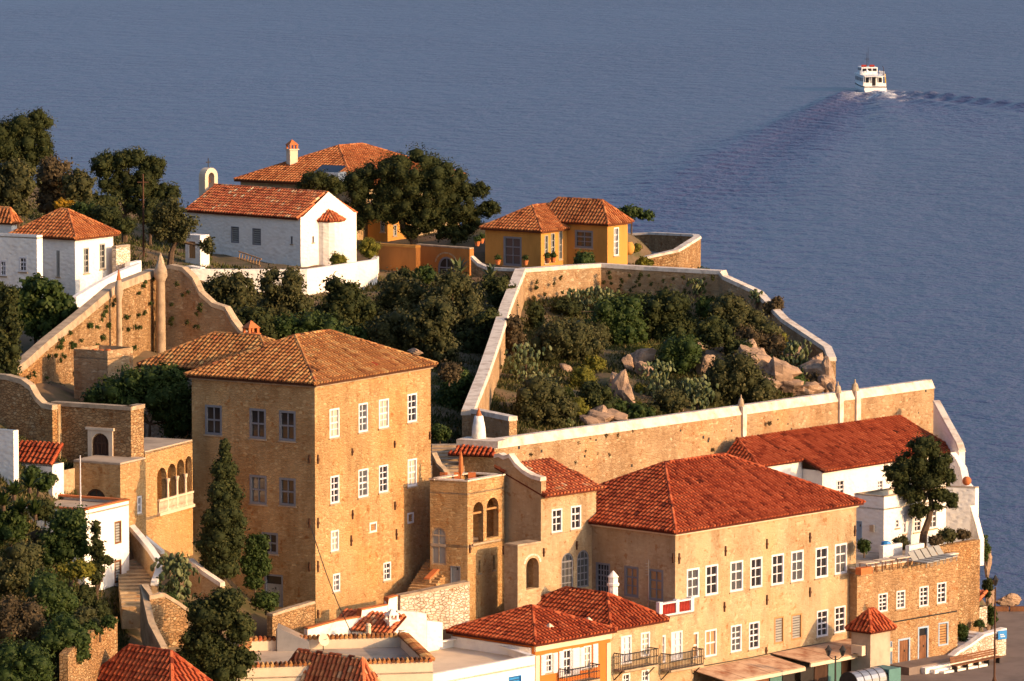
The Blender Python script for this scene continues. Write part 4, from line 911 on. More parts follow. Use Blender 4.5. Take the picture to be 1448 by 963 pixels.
random.seed(21)
weeds('wall_weeds', 'weeds and flowers rooted in the rising rubble garden wall', [(40, 520, 570, 316.6), (110, 462, 540, 327.4), (165, 418, 520, 336.4), (218, 392, 490, 344)], 60, 'leaf_green')
weeds('wall_weeds', 'caper tufts hanging on the long bastion wall', [(752, 390, 425, 398), (850, 385, 425, 402), (910, 388, 420, 400.5), (1015, 394, 425, 397)], 40, 'leaf_pine', (.12, .32))
weeds('wall_weeds', 'dark tufts growing on the great fort wall face', [(720, 640, 690, 322.6), (900, 605, 650, 332.5), (1150, 575, 625, 346)], 16, 'leaf_brown', (.1, .3))
weeds('wall_weeds', 'tufts on the shaded scrolled garden wall', [(240, 392, 470, 344), (300, 440, 480, 341.9)], 14, 'leaf_pine')

a = Vector(PM[1]); p0 = Vector((a.x - .3, a.y - .35, zpix(742, 302.3, 445))); p1 = atY(502, 905, 296.5); mb = MB(); n = 8; pts = [p0.lerp(p1, i / n) - Vector((0, 0, .5 * math.sin(math.pi * i / n))) for i in range(n + 1)]; mb.tube(pts, [.028] * (n + 1), 5); tag(mb.build('power_cable', 'iron', loc=p0), 'thin cable sagging from the mansion corner to the shed', 'cable')
# ---------------------------------------------------------------- loggia tower, annexe, hall
PT, zT = corner(661, 681, 309.3, 54, 713, 608, 22)
th = thing('arcade_tower', 'square stone tower with two tall open arches and roof terrace', 'tower', (PT[1][0], PT[1][1], 5))
Ws, _ = walls(th, PT, 3.5, zT, 'stone_gold', {1: [(669, 683.5, 711, 769, 'void', {}), (688, 705, 705, 762, 'void', {}), (676, 679.5, 792, 811, 'win', dict(frame='stone_gold', cols=1, rows=1, fw=.03)), (696.7, 700, 785, 806, 'win', dict(frame='stone_gold', cols=1, rows=1, fw=.03))],
   0: [(609.5, 631, 745, 798, 'arch', dict(frame='cap_stone', pane='shutter_grey', cols=2, rows=1, fw=.1)), (637, 651, 800, 828, 'door', dict(frame='frame_grey', pane='shutter_grey', fw=.06))]}, depth=.4)
mb = MB(); mb.prism(PT, zT - .85, zT - .75); mb.build('roof_terrace', 'concrete', th)
_, zfl = Ws[1].hit(676, 768); mb = MB(); mb.prism(PT, zfl - .2, zfl - .02); mb.build('floor_slab', 'concrete', th)
mb = MB()
for W in Ws: W.lbox(mb, -.05, W.L + .05, zT, zT + .09, -.35, .06)
mb.build('coping', 'cap_white', th)
W = Ws[1]
for px0, px1, y in ((669, 683.5, 727), (688, 705, 721)):
    a0, z = W.hit(px0, y); a1, _ = W.hit(px1, y); mb = MB(); W.lbox(mb, a0, a1, z - .06, z + .06, -.3, -.15); mb.build('tie_beam', 'wood_tan', th)
a0, z = W.hit(667, 769); a1, _ = W.hit(706, 762); mb = MB(); W.lbox(mb, a0, a1, z - .12, z, 0, .12); mb.build('sill', 'cap_stone', th)
ties(th, W, [(711, 772, 784), (664, 770, 782)])
# terrace furniture on the tower
c = sum((Vector(p) for p in PT), Vector((0, 0))) / 4; o = (c.x - .4, c.y, zT - .75); th = thing('patio_umbrella', 'folded orange umbrella with pole on the tower terrace', 'umbrella', o)
mb = MB(); mb.cyl(o, (o[0], o[1], o[2] + 2.4), .04); mb.build('pole', 'wood_tan', th); mb = MB(); mb.lathe((o[0], o[1], o[2] + .9), [(.06, 0), (.16, .25), (.12, 1.1), (.04, 1.5)], 8); mb.build('canopy', 'terracotta', th)
for i in range(3):
    x, y = o[0] - 1.1 + i * .9, o[1] + .5; t2 = thing('patio_chair', 'orange slatted chair on the tower terrace', 'chair', (x, y, o[2]), 'terrace chairs'); mb = MB(); mb.box((x, y, o[2] + .42), .5, .5, .06); mb.build('seat', 'terracotta', t2); mb = MB(); mb.box((x, y + .24, o[2] + .48), .5, .05, .5); mb.build('backrest', 'terracotta', t2)
    for dx in (-.22, .22):
        for dy in (-.22, .22): mb = MB(); mb.box((x + dx, y + dy, o[2]), .05, .05, .42); mb.build('leg', 'terracotta', t2)
# white capped stub house with tile canopy left of the fort wall
Pn, zn = corner(699, 640, 319.8, 52, 706, 652, 24)
th = thing('tile_canopy', 'small stone lodge with red tile canopy under the white coping', 'lodge', (Pn[1][0], Pn[1][1], 11)); walls(th, Pn, 9, zn, 'stone_fort'); e = [Vector((*p, zn - .15)) for p in Pn]
fr = Vector((Wall(Pn[0], Pn[1]).n.x, Wall(Pn[0], Pn[1]).n.y, 0)) * .9
roof(th, [[e[0] + fr + Vector((-.5, 0, 0)), e[1] + fr + Vector((.3, 0, 0)), e[1] + Vector((0, 0, .45)), e[0] + Vector((0, 0, .45))]], [], 'tile_red', .08)
mb = MB(); q = Wall(Pn[0], Pn[1]); q.lbox(mb, -.3, q.L + .3, zn + .3, zn + .75, -1.6, .1); mb.build('parapet', 'cap_white', th)
p = atY(677, 604, 321.5); mb = MB(); mb.lathe((p.x, p.y, p.z - 1), [(.5, 0), (.42, 1.0), (.28, 1.75)], 10); k = mb.build('chimney', 'whitewash', th, smooth=True); mb = MB(); mb.lathe((p.x, p.y, p.z + .75), [(.2, 0), (.14, .2), (.03, .5)], 8); mb.build('chimney_cap', 'terracotta', k)
wall_run('stair_wall', 'scrolled stair wall between mansion and tower', [(611, 640, 318, 700), (618, 655, 317.5, 700), (627, 664, 317, 700), (632, 672, 316.8, 700), (648, 675, 316, 700)], .35, 'stone_fort', 'cap_stone', cath=.2)
th = thing('stone_stair', 'stone steps rising behind the tower toward the garden', 'stair', atY(628, 672, 320)); a = atY(632, 672, 319.5); b_ = atY(634, 628, 326)
for i in range(9): p = a.lerp(b_, i / 9); mb = MB(); mb.box((p.x, p.y, p.z - .8), 2.2, .85, .8 + .2, .1); mb.build('step', 'cap_stone', th)
# annexe
PA, zA = corner(765, 702, 311.0, 47, 843, 699, 40)
_, zAr = Wall(PA[0], PA[1]).hit(700, 645)
th = thing('stone_annexe', 'stone annexe with scrolled gable, arched windows and red lean-to roof', 'house', (PA[1][0], PA[1][1], 3))
def scroll(W):
    L = W.L; hi = zAr; lo = zA + 1.0; pts = [(L, lo), (L * .8, lo + .1), (L * .62, lo + .35), (L * .45, lo + .75), (L * .32, lo + 1.3), (L * .2, hi - .15), (L * .1, hi), (0, hi - .1)]
    return pts
AW = dict(frame='frame_grey', cols=3, rows=4, fw=.1)
Ws, _ = walls(th, PA, 2.5, zA, 'stone_pale', {1: [(780, 795, 720.5, 754, 'win', dict(cols=2, rows=3)), (807, 821.7, 716, 749.5, 'win', dict(cols=2, rows=3)), (794, 811, 783, 836, 'arch', AW), (816, 833, 779, 832, 'arch', AW)]}, tops={0: scroll})
cp = MB(); W = Ws[0]; sp = scroll(W)
for i in range(len(sp) - 1):
    (a, z), (b2, z2_) = sp[i + 1], sp[i]; cp.hexa([W.P(a, z - .02, .07), W.P(b2, z2_ - .02, .07), W.P(b2, z2_ - .02, -.55), W.P(a, z - .02, -.55), W.P(a, z + .22, .03), W.P(b2, z2_ + .22, .03), W.P(b2, z2_ + .22, -.5), W.P(a, z + .22, -.5)])
cp.build('coping', 'cap_white', th)
mb = MB(); W.lbox(mb, 0, W.L, 2.5, zA + .98, -.5, -.02); mb.build('gable_backing', 'stone_pale', th)
e = [Vector((*p, zA + .02)) for p in PA]; hr = zAr - .7 - zA; fr = Vector((Ws[1].n.x, Ws[1].n.y, 0)) * .35
roof(th, [[e[1] + fr, e[2] + fr + Vector((Ws[1].u.x, Ws[1].u.y, 0)) * .4, e[2] + (e[3] - e[2]) + Vector((0, 0, hr)), e[0] + Vector((0, 0, hr))]], [], 'tile_mixed', .1)
ties(th, Ws[1], [(768.5, 775, 787), (815, 765, 777)])
hoods(th, Ws[1], [(793, 812, 792), (815, 834, 789), (780, 795, 718), (807, 822, 714)], 'stone_pale')
PB, zB = corner(732, 773, 308.6, 47, 765, 713, 40)
th = thing('stone_porch', 'low stone porch with round arched portal against the annexe', 'porch', (PB[1][0], PB[1][1], 3)); Ws, _ = walls(th, PB, 2.5, zB, 'stone_pale', {1: [(744, 762, 790, 834, 'void', {})]}, depth=.5); mb = MB(); mb.prism(PB, zB - .04, zB + .12); mb.build('coping', 'cap_stone', th); hoods(th, Ws[1], [(743, 763, 799)], 'cap_white')
# long hall
PH, zH = corner(955, 752, 309.8, 47.7, 1211, 836, 42.3, back=12.4)
th = thing('long_hall', 'long pale stone hall with big red hipped roof facing the quay', 'hall', (PH[1][0], PH[1][1], 1.2))
g6 = dict(cols=2, rows=3, fw=.13); g8 = dict(cols=2, rows=4)
up = [(970.9, 989, 805, 847), (997.4, 1015.5, 800, 843), (1032.5, 1050.8, 794.6, 837.7), (1060.8, 1078, 789.6, 832.5), (1090.9, 1108.5, 784.8, 828.4), (1118.5, 1136.3, 780, 823.6), (1153, 1171, 775, 818.4), (1180.5, 1197.8, 770, 813)]
lo = [(979, 987.5, 895, 931.6, 'amber', 1), (996.8, 1013.4, 891.7, 929.7, 'amber', 2), (1033.4, 1048.7, 885, 923, 'glass', 2), (1059, 1074, 880.7, 919, 'glass', 2), (1155, 1171, 864, 901.7, 'glass', 2), (1180, 1195.5, 858.5, 896, 'glass', 2)]
op = [(*u_, 'win', g6) for u_ in up] + [(a, b2, c2, d2, 'win', dict(cols=cc, rows=4 if m_ == 'glass' else 2, pane=m_)) for a, b2, c2, d2, m_, cc in lo] + [(1095, 1108.5, 873, 911.4, 'slat', dict(frame='wood_tan', pane='shutter_grey')), (1119, 1134, 869, 906, 'slat', dict(frame='wood_tan', pane='shutter_grey'))]
gl = dict(frame='frame_grey', cols=2, rows=3, fw=.15)
opl = [(842.6, 862.8, 794.6, 838, 'win', dict(frame='frame_grey', cols=4, rows=5, fw=.13)), (883, 903, 799.5, 842.6, 'win', dict(frame='frame_grey', cols=2, rows=3, fw=.15, pane='amber')), (916.7, 938, 803.7, 848, 'win', dict(frame='frame_grey', cols=2, rows=3, fw=.15, pane='amber'))]
Ws, _ = walls(th, PH, -.6, zH, 'stone_pale', {1: op, 0: opl})
ties(th, Ws[1], [(1025.5, 772, 786), (1084, 762, 776), (1145, 753, 767), (1208.5, 743, 758), (960, 782, 797), (1024, 851, 865), (1084, 841, 855), (1145, 830.5, 844), (1208, 817.5, 831), (1083, 915, 925)])
ties(th, Ws[0], [(952.5, 782, 796)])
hoods(th, Ws[1], [(a, b2, c2 - 2) for a, b2, c2, d2 in up], 'stone_pale'); hoods(th, Ws[0], [(842, 863, 792), (883, 903, 797), (917, 938, 801)], 'stone_pale')
mb = MB()
for W in Ws[:2]: W.lbox(mb, -.08, W.L + .08, zH - .25, zH, -.1, .15)
mb.build('cornice', 'cream', th)
hip(th, PH, zH + .02, 3.2, 'tile_red', .35)
W = Ws[1]; mb = MB(); pts = [W.hit(980, 944), (W.hit(1060, 930)), W.hit(1130, 915), W.hit(1205, 903)]
for i in range(3): mb.cyl(W.P(pts[i][0], pts[i][1], .06), W.P(pts[i + 1][0], pts[i + 1][1], .06), .035, n=5)
mb.build('cable', 'iron', th)
WH = W
def awning(label, px0, px1, z1, z0, out):
    a0, _ = WH.hit(px0, 940); a1, _ = WH.hit(px1, 915); th = thing('awning', label, 'awning', WH.P(a0, 1.2, 1), 'awnings along the hall'); n = 9
    for i in range(n):
        x0 = a0 + (a1 - a0) * i / n; x1 = a0 + (a1 - a0) * (i + 1) / n - .03; dz = random.uniform(-.03, .03); mb = MB()
        mb.hexa([WH.P(x0, z0 + dz - .05, out), WH.P(x1, z0 + dz - .05, out), WH.P(x1, z1 - .05, .05), WH.P(x0, z1 - .05, .05), WH.P(x0, z0 + dz, out), WH.P(x1, z0 + dz, out), WH.P(x1, z1, .05), WH.P(x0, z1, .05)]); mb.build('roof_sheet', 'rust_sheet', th)
    mb = MB(); WH.lbox(mb, a0, a1, z0 - .3, z0 - .08, out - .08, out + .02); mb.build('fascia', 'cream', th)
    n = 6
    for i in range(n):
        x0 = a0 + (a1 - a0) * i / n; x1 = a0 + (a1 - a0) * (i + 1) / n; mb = MB(); WH.lbox(mb, x0 + .05, x1 - .05, QZ, z0 - .1, out - .9, out - .85); mb.build('shop_panel', ('iron', 'wood_dark', 'teal_paint', 'wood', 'teal_paint', 'iron')[i], th)
awning('rust streaked shop awning below the barred windows', 1090, 1206, 2.45, 2.2, 3.3)
awning('rust brown corrugated awning beside the balcony house', 978, 1088, 2.35, 1.95, 3.0)
PKi, zKi = corner(1231, 893, 317.5, 47, 1259, 1204, 43)
th = thing('kiosk', 'plastered kiosk with little red pyramid roof between hall and stone house', 'kiosk', (PKi[1][0], PKi[1][1], 1.2)); Ws, _ = walls(th, PKi, -.5, zKi, 'concrete'); hip(th, PKi, zKi, 1.2, 'tile_red', .25)
x, y, z = Ws[0].P(Ws[0].L * .5, zKi - 1.6, .25); mb = MB(); mb.box((x, y, z), .9, .4, .65, -.75); ac = mb.build('air_conditioner', 'cream', th); mb = MB(); q = Ws[0]; mb.lathe(q.P(q.L * .5, z + .1, .5), [(.2, 0), (.2, .02)], 8); mb.build('fan_grille', 'iron', ac)
# right stone house on the quay
PS, zS = corner(1212, 805, 322.4, 44, 1355, 1206, 46, back=8.0)
th = thing('stone_house', 'two storey rubble house with blue framed doors under a roof terrace', 'house', (PS[1][0], PS[1][1], 1.2))
gq = dict(cols=2, rows=4, fw=.1); bl = dict(frame='frame_blue', pane='wood', fw=.12)
Ws, _ = walls(th, PS, -.6, zS, 'stone_house', {1: [(1242, 1255, 840, 866, 'win', gq), (1267.5, 1280, 836, 861.5, 'win', gq), (1300, 1313, 830, 858.5, 'win', gq), (1325, 1338, 824.5, 854, 'win', gq),
   (1258.5, 1261.5, 907, 950, 'door', dict(frame='frame_blue', pane='wood', fw=.05)), (1270, 1287, 904, 946, 'door', bl), (1298, 1313, 887, 939, 'doort', bl), (1327, 1341, 881, 914, 'slat', dict(frame='frame_blue', pane='wood_tan', fw=.1))]})
hoods(th, Ws[1], [(1300, 1313, 828), (1325, 1338, 822), (1242, 1255, 838), (1267, 1280, 834)], 'stone_house')
mb = MB(); mb.prism(PS, zS - .35, zS - .25); mb.build('roof_terrace', 'concrete', th)
mb = MB()
for W in Ws[:2]: W.lbox(mb, 0, W.L, zS - .01, zS + .07, -.35, .05)
mb.build('coping', 'cap_white', th)
W = Ws[1]; mb = MB(); pts = [W.hit(1254, 881), W.hit(1300, 873), W.hit(1352, 864)]
for i in range(2): mb.cyl(W.P(*pts[i], .06), W.P(*pts[i + 1], .06), .05, n=6)
mb.build('cable', 'iron', th); zter = zS - .25; WS = W
# set back brick wall and white upper houses
wall_run('brick_wall', 'pinkish brick retaining wall at the cliff end of the terrace', [(1307, 777, 327.5, 850), (1345, 770, 331, 900), (1386, 763, 334.8, 905)], .5, 'stone_rubble', None)
PU, zU = corner(1163, 666, 338, 48, 1354, 1140, 42, back=4.9)
th = thing('white_house', 'long white house with red lean-to roof against the fort wall', 'house', (PU[1][0], PU[1][1], 6))
Ws, _ = walls(th, PU, 5, zU, 'whitewash', {1: [(1183, 1194, 679, 707.5, 'win', dict(cols=2, rows=4)), (1240, 1249, 679, 702, 'win', dict(cols=2, rows=4))]})
e = [Vector((*p, zU)) for p in PU]; fr = Vector((Ws[1].n.x, Ws[1].n.y, 0)) * .3; uu = Vector((Ws[1].u.x, Ws[1].u.y, 0))
roof(th, [[e[1] + fr - uu * .3, e[2] + fr - uu * .3, e[3] - uu * .3 + Vector((0, 0, 2.1)), e[0] - uu * .3 + Vector((0, 0, 2.1))]], [], 'tile_red', .1)
# set back left extension of the same house, on the same roof plane
WU = Ws[1]; sL = Wall(PU[0], PU[3]).hit(1027, 628)[0] if False else None
tL = along((WF.A.x, WF.A.y), (WF.u.x, WF.u.y), 1027, 13.5); sL = (Vector(tL) - WU.A).dot(WU.u)
def QP(s_, d, z=None): x, y, _ = WU.P(s_, 0, -d); return Vector((x, y, zU + 2.1 * d / 4.9 if z is None else z))
th = thing('white_house', 'set back white extension with red roof rising behind the long hall', 'house', QP(-4, 1.7, 6))
zx = zU + 2.1 * 1.6 / 4.9
walls(th, [QP(sL - 1.4, 1.75).xy, QP(-.05, 1.75).xy, QP(-.05, 4.8).xy, QP(sL - 1.4, 4.8).xy], 5, zx, 'whitewash')
ap_ = QP(sL, 4.9); roof(th, [[QP(sL - 1.8, 1.5), QP(-.3, 1.5), QP(-.3, 4.9), ap_], [QP(sL - 1.8, 4.9, zx), QP(sL - 1.8, 1.5), ap_]], [(QP(sL - 1.8, 1.5), ap_)], 'tile_red', .1)
wall_run('gable_parapet', 'sloping white parapet wall closing the red lean-to roof', [(1320, 566, 353, 640), (1333, 590, 350.5, 650), (1353, 626, 346.5, 680), (1356, 636, 346, 700)], .45, 'whitewash', 'cap_white', cath=.15)
wall_run('scroll_wall', 'white scrolled wall stepping down to the sea terrace', [(1344, 640, 344, 720), (1352, 650, 343.5, 720), (1358, 662, 343, 720), (1362, 682, 342, 720), (1368, 688, 341.5, 720)], .5, 'whitewash', None)
PV, zV = corner(1250, 703, 331.5, 47, 1338, 1208, 38)
th = thing('white_house', 'lower white block with windows onto the sea terrace', 'house', (PV[1][0], PV[1][1], 6.5)); Ws, _ = walls(th, PV, 5.5, zV, 'whitewash', {1: [(1266, 1271.5, 734, 747, 'win', dict(cols=1, rows=2, fw=.09)), (1277, 1282, 725, 755, 'win', dict(cols=1, rows=4)), (1292, 1303, 730, 753, 'win', dict(cols=2, rows=3)), (1314, 1325, 722, 748, 'win', dict(cols=2, rows=3))], 0: [(1209, 1219, 736, 765, 'door', dict(frame='frame_blue', pane='frame_blue', fw=.06))]})
mb = MB(); mb.prism(PV, zV - .9, zV - .8); mb.build('roof_terrace', 'concrete', th)
mb = MB()
for W in Ws: W.lbox(mb, 0, W.L, zV, zV + .06, -.25, .03)
mb.build('coping', 'cap_stone', th)
x, y, z = Ws[0].P(Ws[0].L * .65, zV - 2.4, .1); mb = MB(); mb.box((x, y, z), .35, .2, .45, -.7); mb.build('meter_box', 'steel', th)
PX, zX = corner(1379, 690, 338.5, 52, 1384, 1338, 16)
th = thing('white_annexe', 'white sea end annexe with terracotta ball on its corner', 'house', (PX[1][0], PX[1][1], 5)); walls(th, PX, 3, zX, 'whitewash'); mb = MB(); mb.prism(PX, zX - .05, zX + .06); mb.build('roof_slab', 'concrete', th)
p = atY(1367, 683, 339.5); mb = MB(); mb.ell((p.x, p.y, zX + .36), .32, .32, .32, 12, 8); tag(mb.build('terracotta_ball', 'terracotta', loc=(p.x, p.y, zX), smooth=True), 'round terracotta jar on the white sea end wall', 'jar')
wall_run('scroll_wall', 'tapering white buttress wall above the pink brick wall', [(1372, 715, 336, 800), (1378, 735, 335.5, 800), (1385, 762, 335, 800)], .4, 'whitewash', None)
# terrace planters and loungers
def lounger(i, px, py, D):
    p = atY(px, py, D); p.z = zter; th = thing('sun_lounger', 'grey slatted sun lounger on the stone house terrace', 'sun lounger', p, 'loungers on the roof terrace'); u = Vector((.68, .73, 0)); v = Vector((-.73, .68, 0))
    mb = MB(); q = [p - u * .3 - v * .9, p + u * .3 - v * .9, p + u * .3 + v * .3, p - u * .3 + v * .3]; mb.hexa([w + Vector((0, 0, .3)) for w in q] + [w + Vector((0, 0, .36)) for w in q]); mb.build('seat', 'shutter_grey', th)
    mb = MB(); q = [p - u * .3 + v * .3 + Vector((0, 0, .3)), p + u * .3 + v * .3 + Vector((0, 0, .3)), p + u * .3 + v * .75 + Vector((0, 0, .85)), p - u * .3 + v * .75 + Vector((0, 0, .85))]; mb.hexa(q + [w + Vector((0, 0, .06)) for w in q]); mb.build('backrest', 'shutter_grey', th)
    for a in (-.25, .25):
        for b2 in (-.8, .25): mb = MB(); w = p + u * a + v * b2; mb.box(w, .05, .05, .3); mb.build('leg', 'shutter_grey', th)
for i in range(5): lounger(i, 1300 + i * 9, 789 - i * 1.2, 325.5 + i * .7)
for i in range(3):
    p = atY(1228 + i * 22, 798 - i * 3, 322.5 + i * 1.2); p.z = zter; th = thing('terrace_table', 'low wooden table on the stone house terrace', 'table', p, 'tables on the roof terrace'); mb = MB(); mb.box((p.x, p.y, p.z + .66), 1.3, .8, .06, .75); mb.build('tabletop', 'canvas', th)
    for a, b2 in ((-.5, -.3), (.5, -.3), (.5, .3), (-.5, .3)): mb = MB(); mb.box((p.x + a * .73 - b2 * .68, p.y + a * .68 + b2 * .73, p.z), .07, .07, .66); mb.build('leg', 'wood', th)
wall_run('planter_wall', 'low white planter wall on the roof terrace', [(1249, 772, 327.5, 800), (1276, 768, 329.5, 800)], .3, 'whitewash', None)
wall_run('planter_wall', 'low white planter wall at the foot of the terrace pine', [(1286, 772, 328, 800), (1307, 768, 330, 800)], .3, 'whitewash', None)
p = atY(1253, 767, 329); mb = MB(); mb.lathe((p.x, p.y, zter + .6), [(.3, 0), (.36, .3), (.3, .55), (.1, .6)], 9); tag(mb.build('blue_tub', 'blue_paint', loc=p), 'blue tub standing behind the white planter wall', 'tub')
# shed, steps, sign wall, bench
PD, zD = corner(1374, 861, 335.5, 47, 1396, 1355, 43)
th = thing('garden_shed', 'small whitewashed shed with old tile roof at the brick wall foot', 'shed', (PD[1][0], PD[1][1], 2)); walls(th, PD, 1, zD, 'stone_white', {0: [(1372.5, 1373.8, 862, 880, 'door', dict(frame='whitewash', pane='whitewash', fw=.03))]}); e = [Vector((*p, zD)) for p in PD]; rr = Vector((0, 0, 1.0)); roof(th, [[e[0] - rr * .1, e[1] - rr * .1, e[2] + rr, e[3] + rr]], [], 'tile_mixed', .1)
wall_run('sign_wall', 'whitewashed rubble wall with blue sign beside the bench', [(1343, 932, 327.6, 953), (1357, 920, 328.3, 951), (1371, 912, 329, 949), (1392, 897, 330, 946), (1423, 888, 331.4, 943)], .5, 'stone_white', 'whitewash', cath=.15)
p = atY(1417, 896, 331.0); WZ = Wall((p.x - .45, p.y - .3), (p.x + .35, p.y + .14)); th = thing('street_sign', 'small square blue sign on the whitewashed wall', 'sign', (p.x, p.y, p.z)); mb = MB(); WZ.lbox(mb, .1, .8, p.z - .35, p.z + .25, .1, .14); mb.build('sign_plate', 'blue_paint', th); mb = MB(); WZ.lbox(mb, .3, .65, p.z - .2, p.z - .12, .14, .15); WZ.lbox(mb, .25, .55, p.z - .06, p.z - .0, .14, .15); mb.build('lettering', 'frame_white', th)
A = atZ(1352, 951, QZ); B = atZ(1418, 937, QZ); WB = Wall((A.x, A.y), (B.x, B.y)); th = thing('long_bench', 'long brown slatted bench at the foot of the whitewashed wall', 'bench', A)
for i in range(4): mb = MB(); WB.lbox(mb, 0, WB.L, QZ + .4, QZ + .45, -.12 * i - .1, -.12 * i); mb.build('seat_slat', 'wood', th)
for i in range(3): mb = MB(); WB.lbox(mb, 0, WB.L, QZ + .55 + i * .14, QZ + .66 + i * .14, -.5 - .03 * i, -.46 - .03 * i); mb.build('back_slat', 'wood', th)
for i in range(5): mb = MB(); a = WB.L * (i + .1) / 4.4; WB.lbox(mb, a, a + .1, QZ, QZ + .4, -.45, -.03); mb.build('leg', 'iron', th)
th = thing('stone_stair', 'whitewashed steps climbing beside the stone house to the shed', 'stair', atY(1330, 938, 327.3)); a = atY(1334, 938, 327.4); b_ = atY(1378, 892, 333.2)
for i in range(11): p = a.lerp(b_, i / 11); mb = MB(); mb.box((p.x, p.y, p.z - 1.5), 1.5, .8, 1.5 + (b_.z - a.z) / 11, -.75); mb.build('step', 'whitewash', th)
A_, B_ = WS.hit(1255, 950)[0], WS.hit(1345, 930)[0]; mb = MB(); WS.lbox(mb, A_, B_, -.6, .42, 0, 1.9); tag(mb.build('door_landing', 'paving', loc=WS.P(A_, -.6, .5)), 'raised landing in front of the blue framed doors', 'landing')
th = thing('stone_stair', 'three low whitewashed steps below the blue framed doors', 'stair', WS.P(A_, QZ, 2))
for i in range(3): mb = MB(); WS.lbox(mb, A_ + 1.2 + .5 * i, B_ - .2 + .2 * i, -.5, .3 - i * .13, 1.9 + .38 * i, 2.28 + .38 * i); mb.build('step', 'whitewash', th)
def lamp(label, px, py, h, double):
    p = atZ(px, py, QZ); th = thing('street_lamp', label, 'street lamp', p); mb = MB(); mb.lathe(p, [(.16, 0), (.14, .5), (.07, .7), (.05, h)], 8); mb.build('post', 'iron' if double else 'rust_iron', th)
    for s_ in ((-.45, .45) if double else (0,)):
        t = (p.x + s_, p.y, p.z + h + (.0 if double else .1)); mb = MB(); mb.lathe(t, [(.08, 0), (.2, .35), (.22, .38)], 6); l = mb.build('lantern', 'glass', th); mb = MB(); mb.lathe((t[0], t[1], t[2] + .38), [(.25, 0), (.12, .15), (.02, .32)], 6); mb.build('lantern_cap', 'iron', l)
    if double: mb = MB(); mb.tube([(p.x - .45, p.y, p.z + h), (p.x - .2, p.y, p.z + h - .2), (p.x, p.y, p.z + h - .25), (p.x + .2, p.y, p.z + h - .2), (p.x + .45, p.y, p.z + h)], [.03] * 5, 5); mb.build('arm', 'iron', th)
lamp('black twin lantern street lamp in front of the awnings', 1181, 1000, 3.3, True)
lamp('tall slim brown lamp post on the open quay', 1406, 972, 6.6, False)
# water tanker by the kiosk
p = atZ(1222, 992, QZ); th = thing('tanker_truck', 'silver tank truck with green cab parked by the kiosk', 'truck', p); u = Vector((.68, .73, 0)); mb = MB(); a = p - u * 1.6 + Vector((0, 0, 1.35)); b_ = p + u * 1.4 + Vector((0, 0, 1.35)); mb.cyl(a, b_, .75, n=18); tk = mb.build('tank', 'steel', th, smooth=False); mb = MB()
for i in range(5): c = a.lerp(b_, i / 4); mb.cyl(c - u * .03, c + u * .03, .77, n=18)
mb.build('tank_bands', 'iron', tk); mb = MB(); c = p + u * 2.2; mb.box((c.x, c.y, c.z + .45), 1.2, 1.5, 1.5, .82); cb = mb.build('cab', 'teal_paint', th); mb = MB(); mb.box((c.x, c.y, c.z + 1.25), 1.24, 1.3, .5, .82); mb.build('windscreen', 'glass', cb)
for k in (-1.1, .9, 2.2):
    for s_ in (-.65, .65): mb = MB(); q = p + u * k + Vector((-.73, .68, 0)) * s_ + Vector((0, 0, .38)); n_ = Vector((-.73, .68, 0)) * .12; mb.cyl(q - n_, q + n_, .38, n=14); mb.build('wheel', 'iron', th)
# ---------------------------------------------------------------- red roofed houses in front
Pf, zf_ = corner(863, 889, 304.8, 47, 937, 722, 43)
th = thing('balcony_house', 'stone house with red tile roof, white doors and iron balconies', 'house', (Pf[1][0], Pf[1][1], 1.2))
WD = dict(frame='frame_white', pane='frame_white', fw=.1)
ext = 3.2; uf = (Vector(Pf[2]) - Vector(Pf[1])).normalized(); Pf2 = list(Pf)
Ws, _ = walls(th, Pf2, -.5, zf_, 'stone_pale', {1: [(878, 893, 900, 940, 'win', dict(cols=2, rows=4, pane='frame_white')), (906, 919, 895, 929, 'win', dict(cols=2, rows=4, pane='curtain')), (855.5, 864.5, 904, 938, 'win', dict(cols=1, rows=3, pane='frame_white')), (880, 891, 953, 985, 'win', dict(cols=2, rows=4)), (907, 918, 948, 980, 'win', dict(cols=2, rows=4))]})
_, E, R0, R1 = hip(th, Pf2, zf_, 1.6, 'tile_red', .3)
def balcony(th, W, px0, px1, y, h=1.0, out=.9):
    a0, z = W.hit(px0, y); a1, _ = W.hit(px1, y); mb = MB(); W.lbox(mb, a0, a1, z - .12, z, 0, out); bo = mb.build('balcony', 'cap_stone', th); mb = MB()
    n = int((a1 - a0) / .14)
    for i in range(n + 1): a = a0 + (a1 - a0) * i / n; mb.cyl(W.P(a, z, out - .04), W.P(a, z + h, out - .04), .022, n=4)
    for s_ in (a0 + .02, a1 - .02):
        for i in range(5): mb.cyl(W.P(s_, z, out * i / 5), W.P(s_, z + h, out * i / 5), .022, n=4)
        mb.cyl(W.P(s_, z + h, 0), W.P(s_, z + h, out), .035, n=5); mb.cyl(W.P(s_, z - .7, .02), W.P(s_, z - .05, out * .8), .04, n=5)
    for zz in (.06, h * .55, h): mb.cyl(W.P(a0, z + zz, out - .04), W.P(a1, z + zz, out - .04), .035, n=5)
    mb.build('railing', 'iron', bo)
balcony(th, Ws[1], 868, 916, 946)
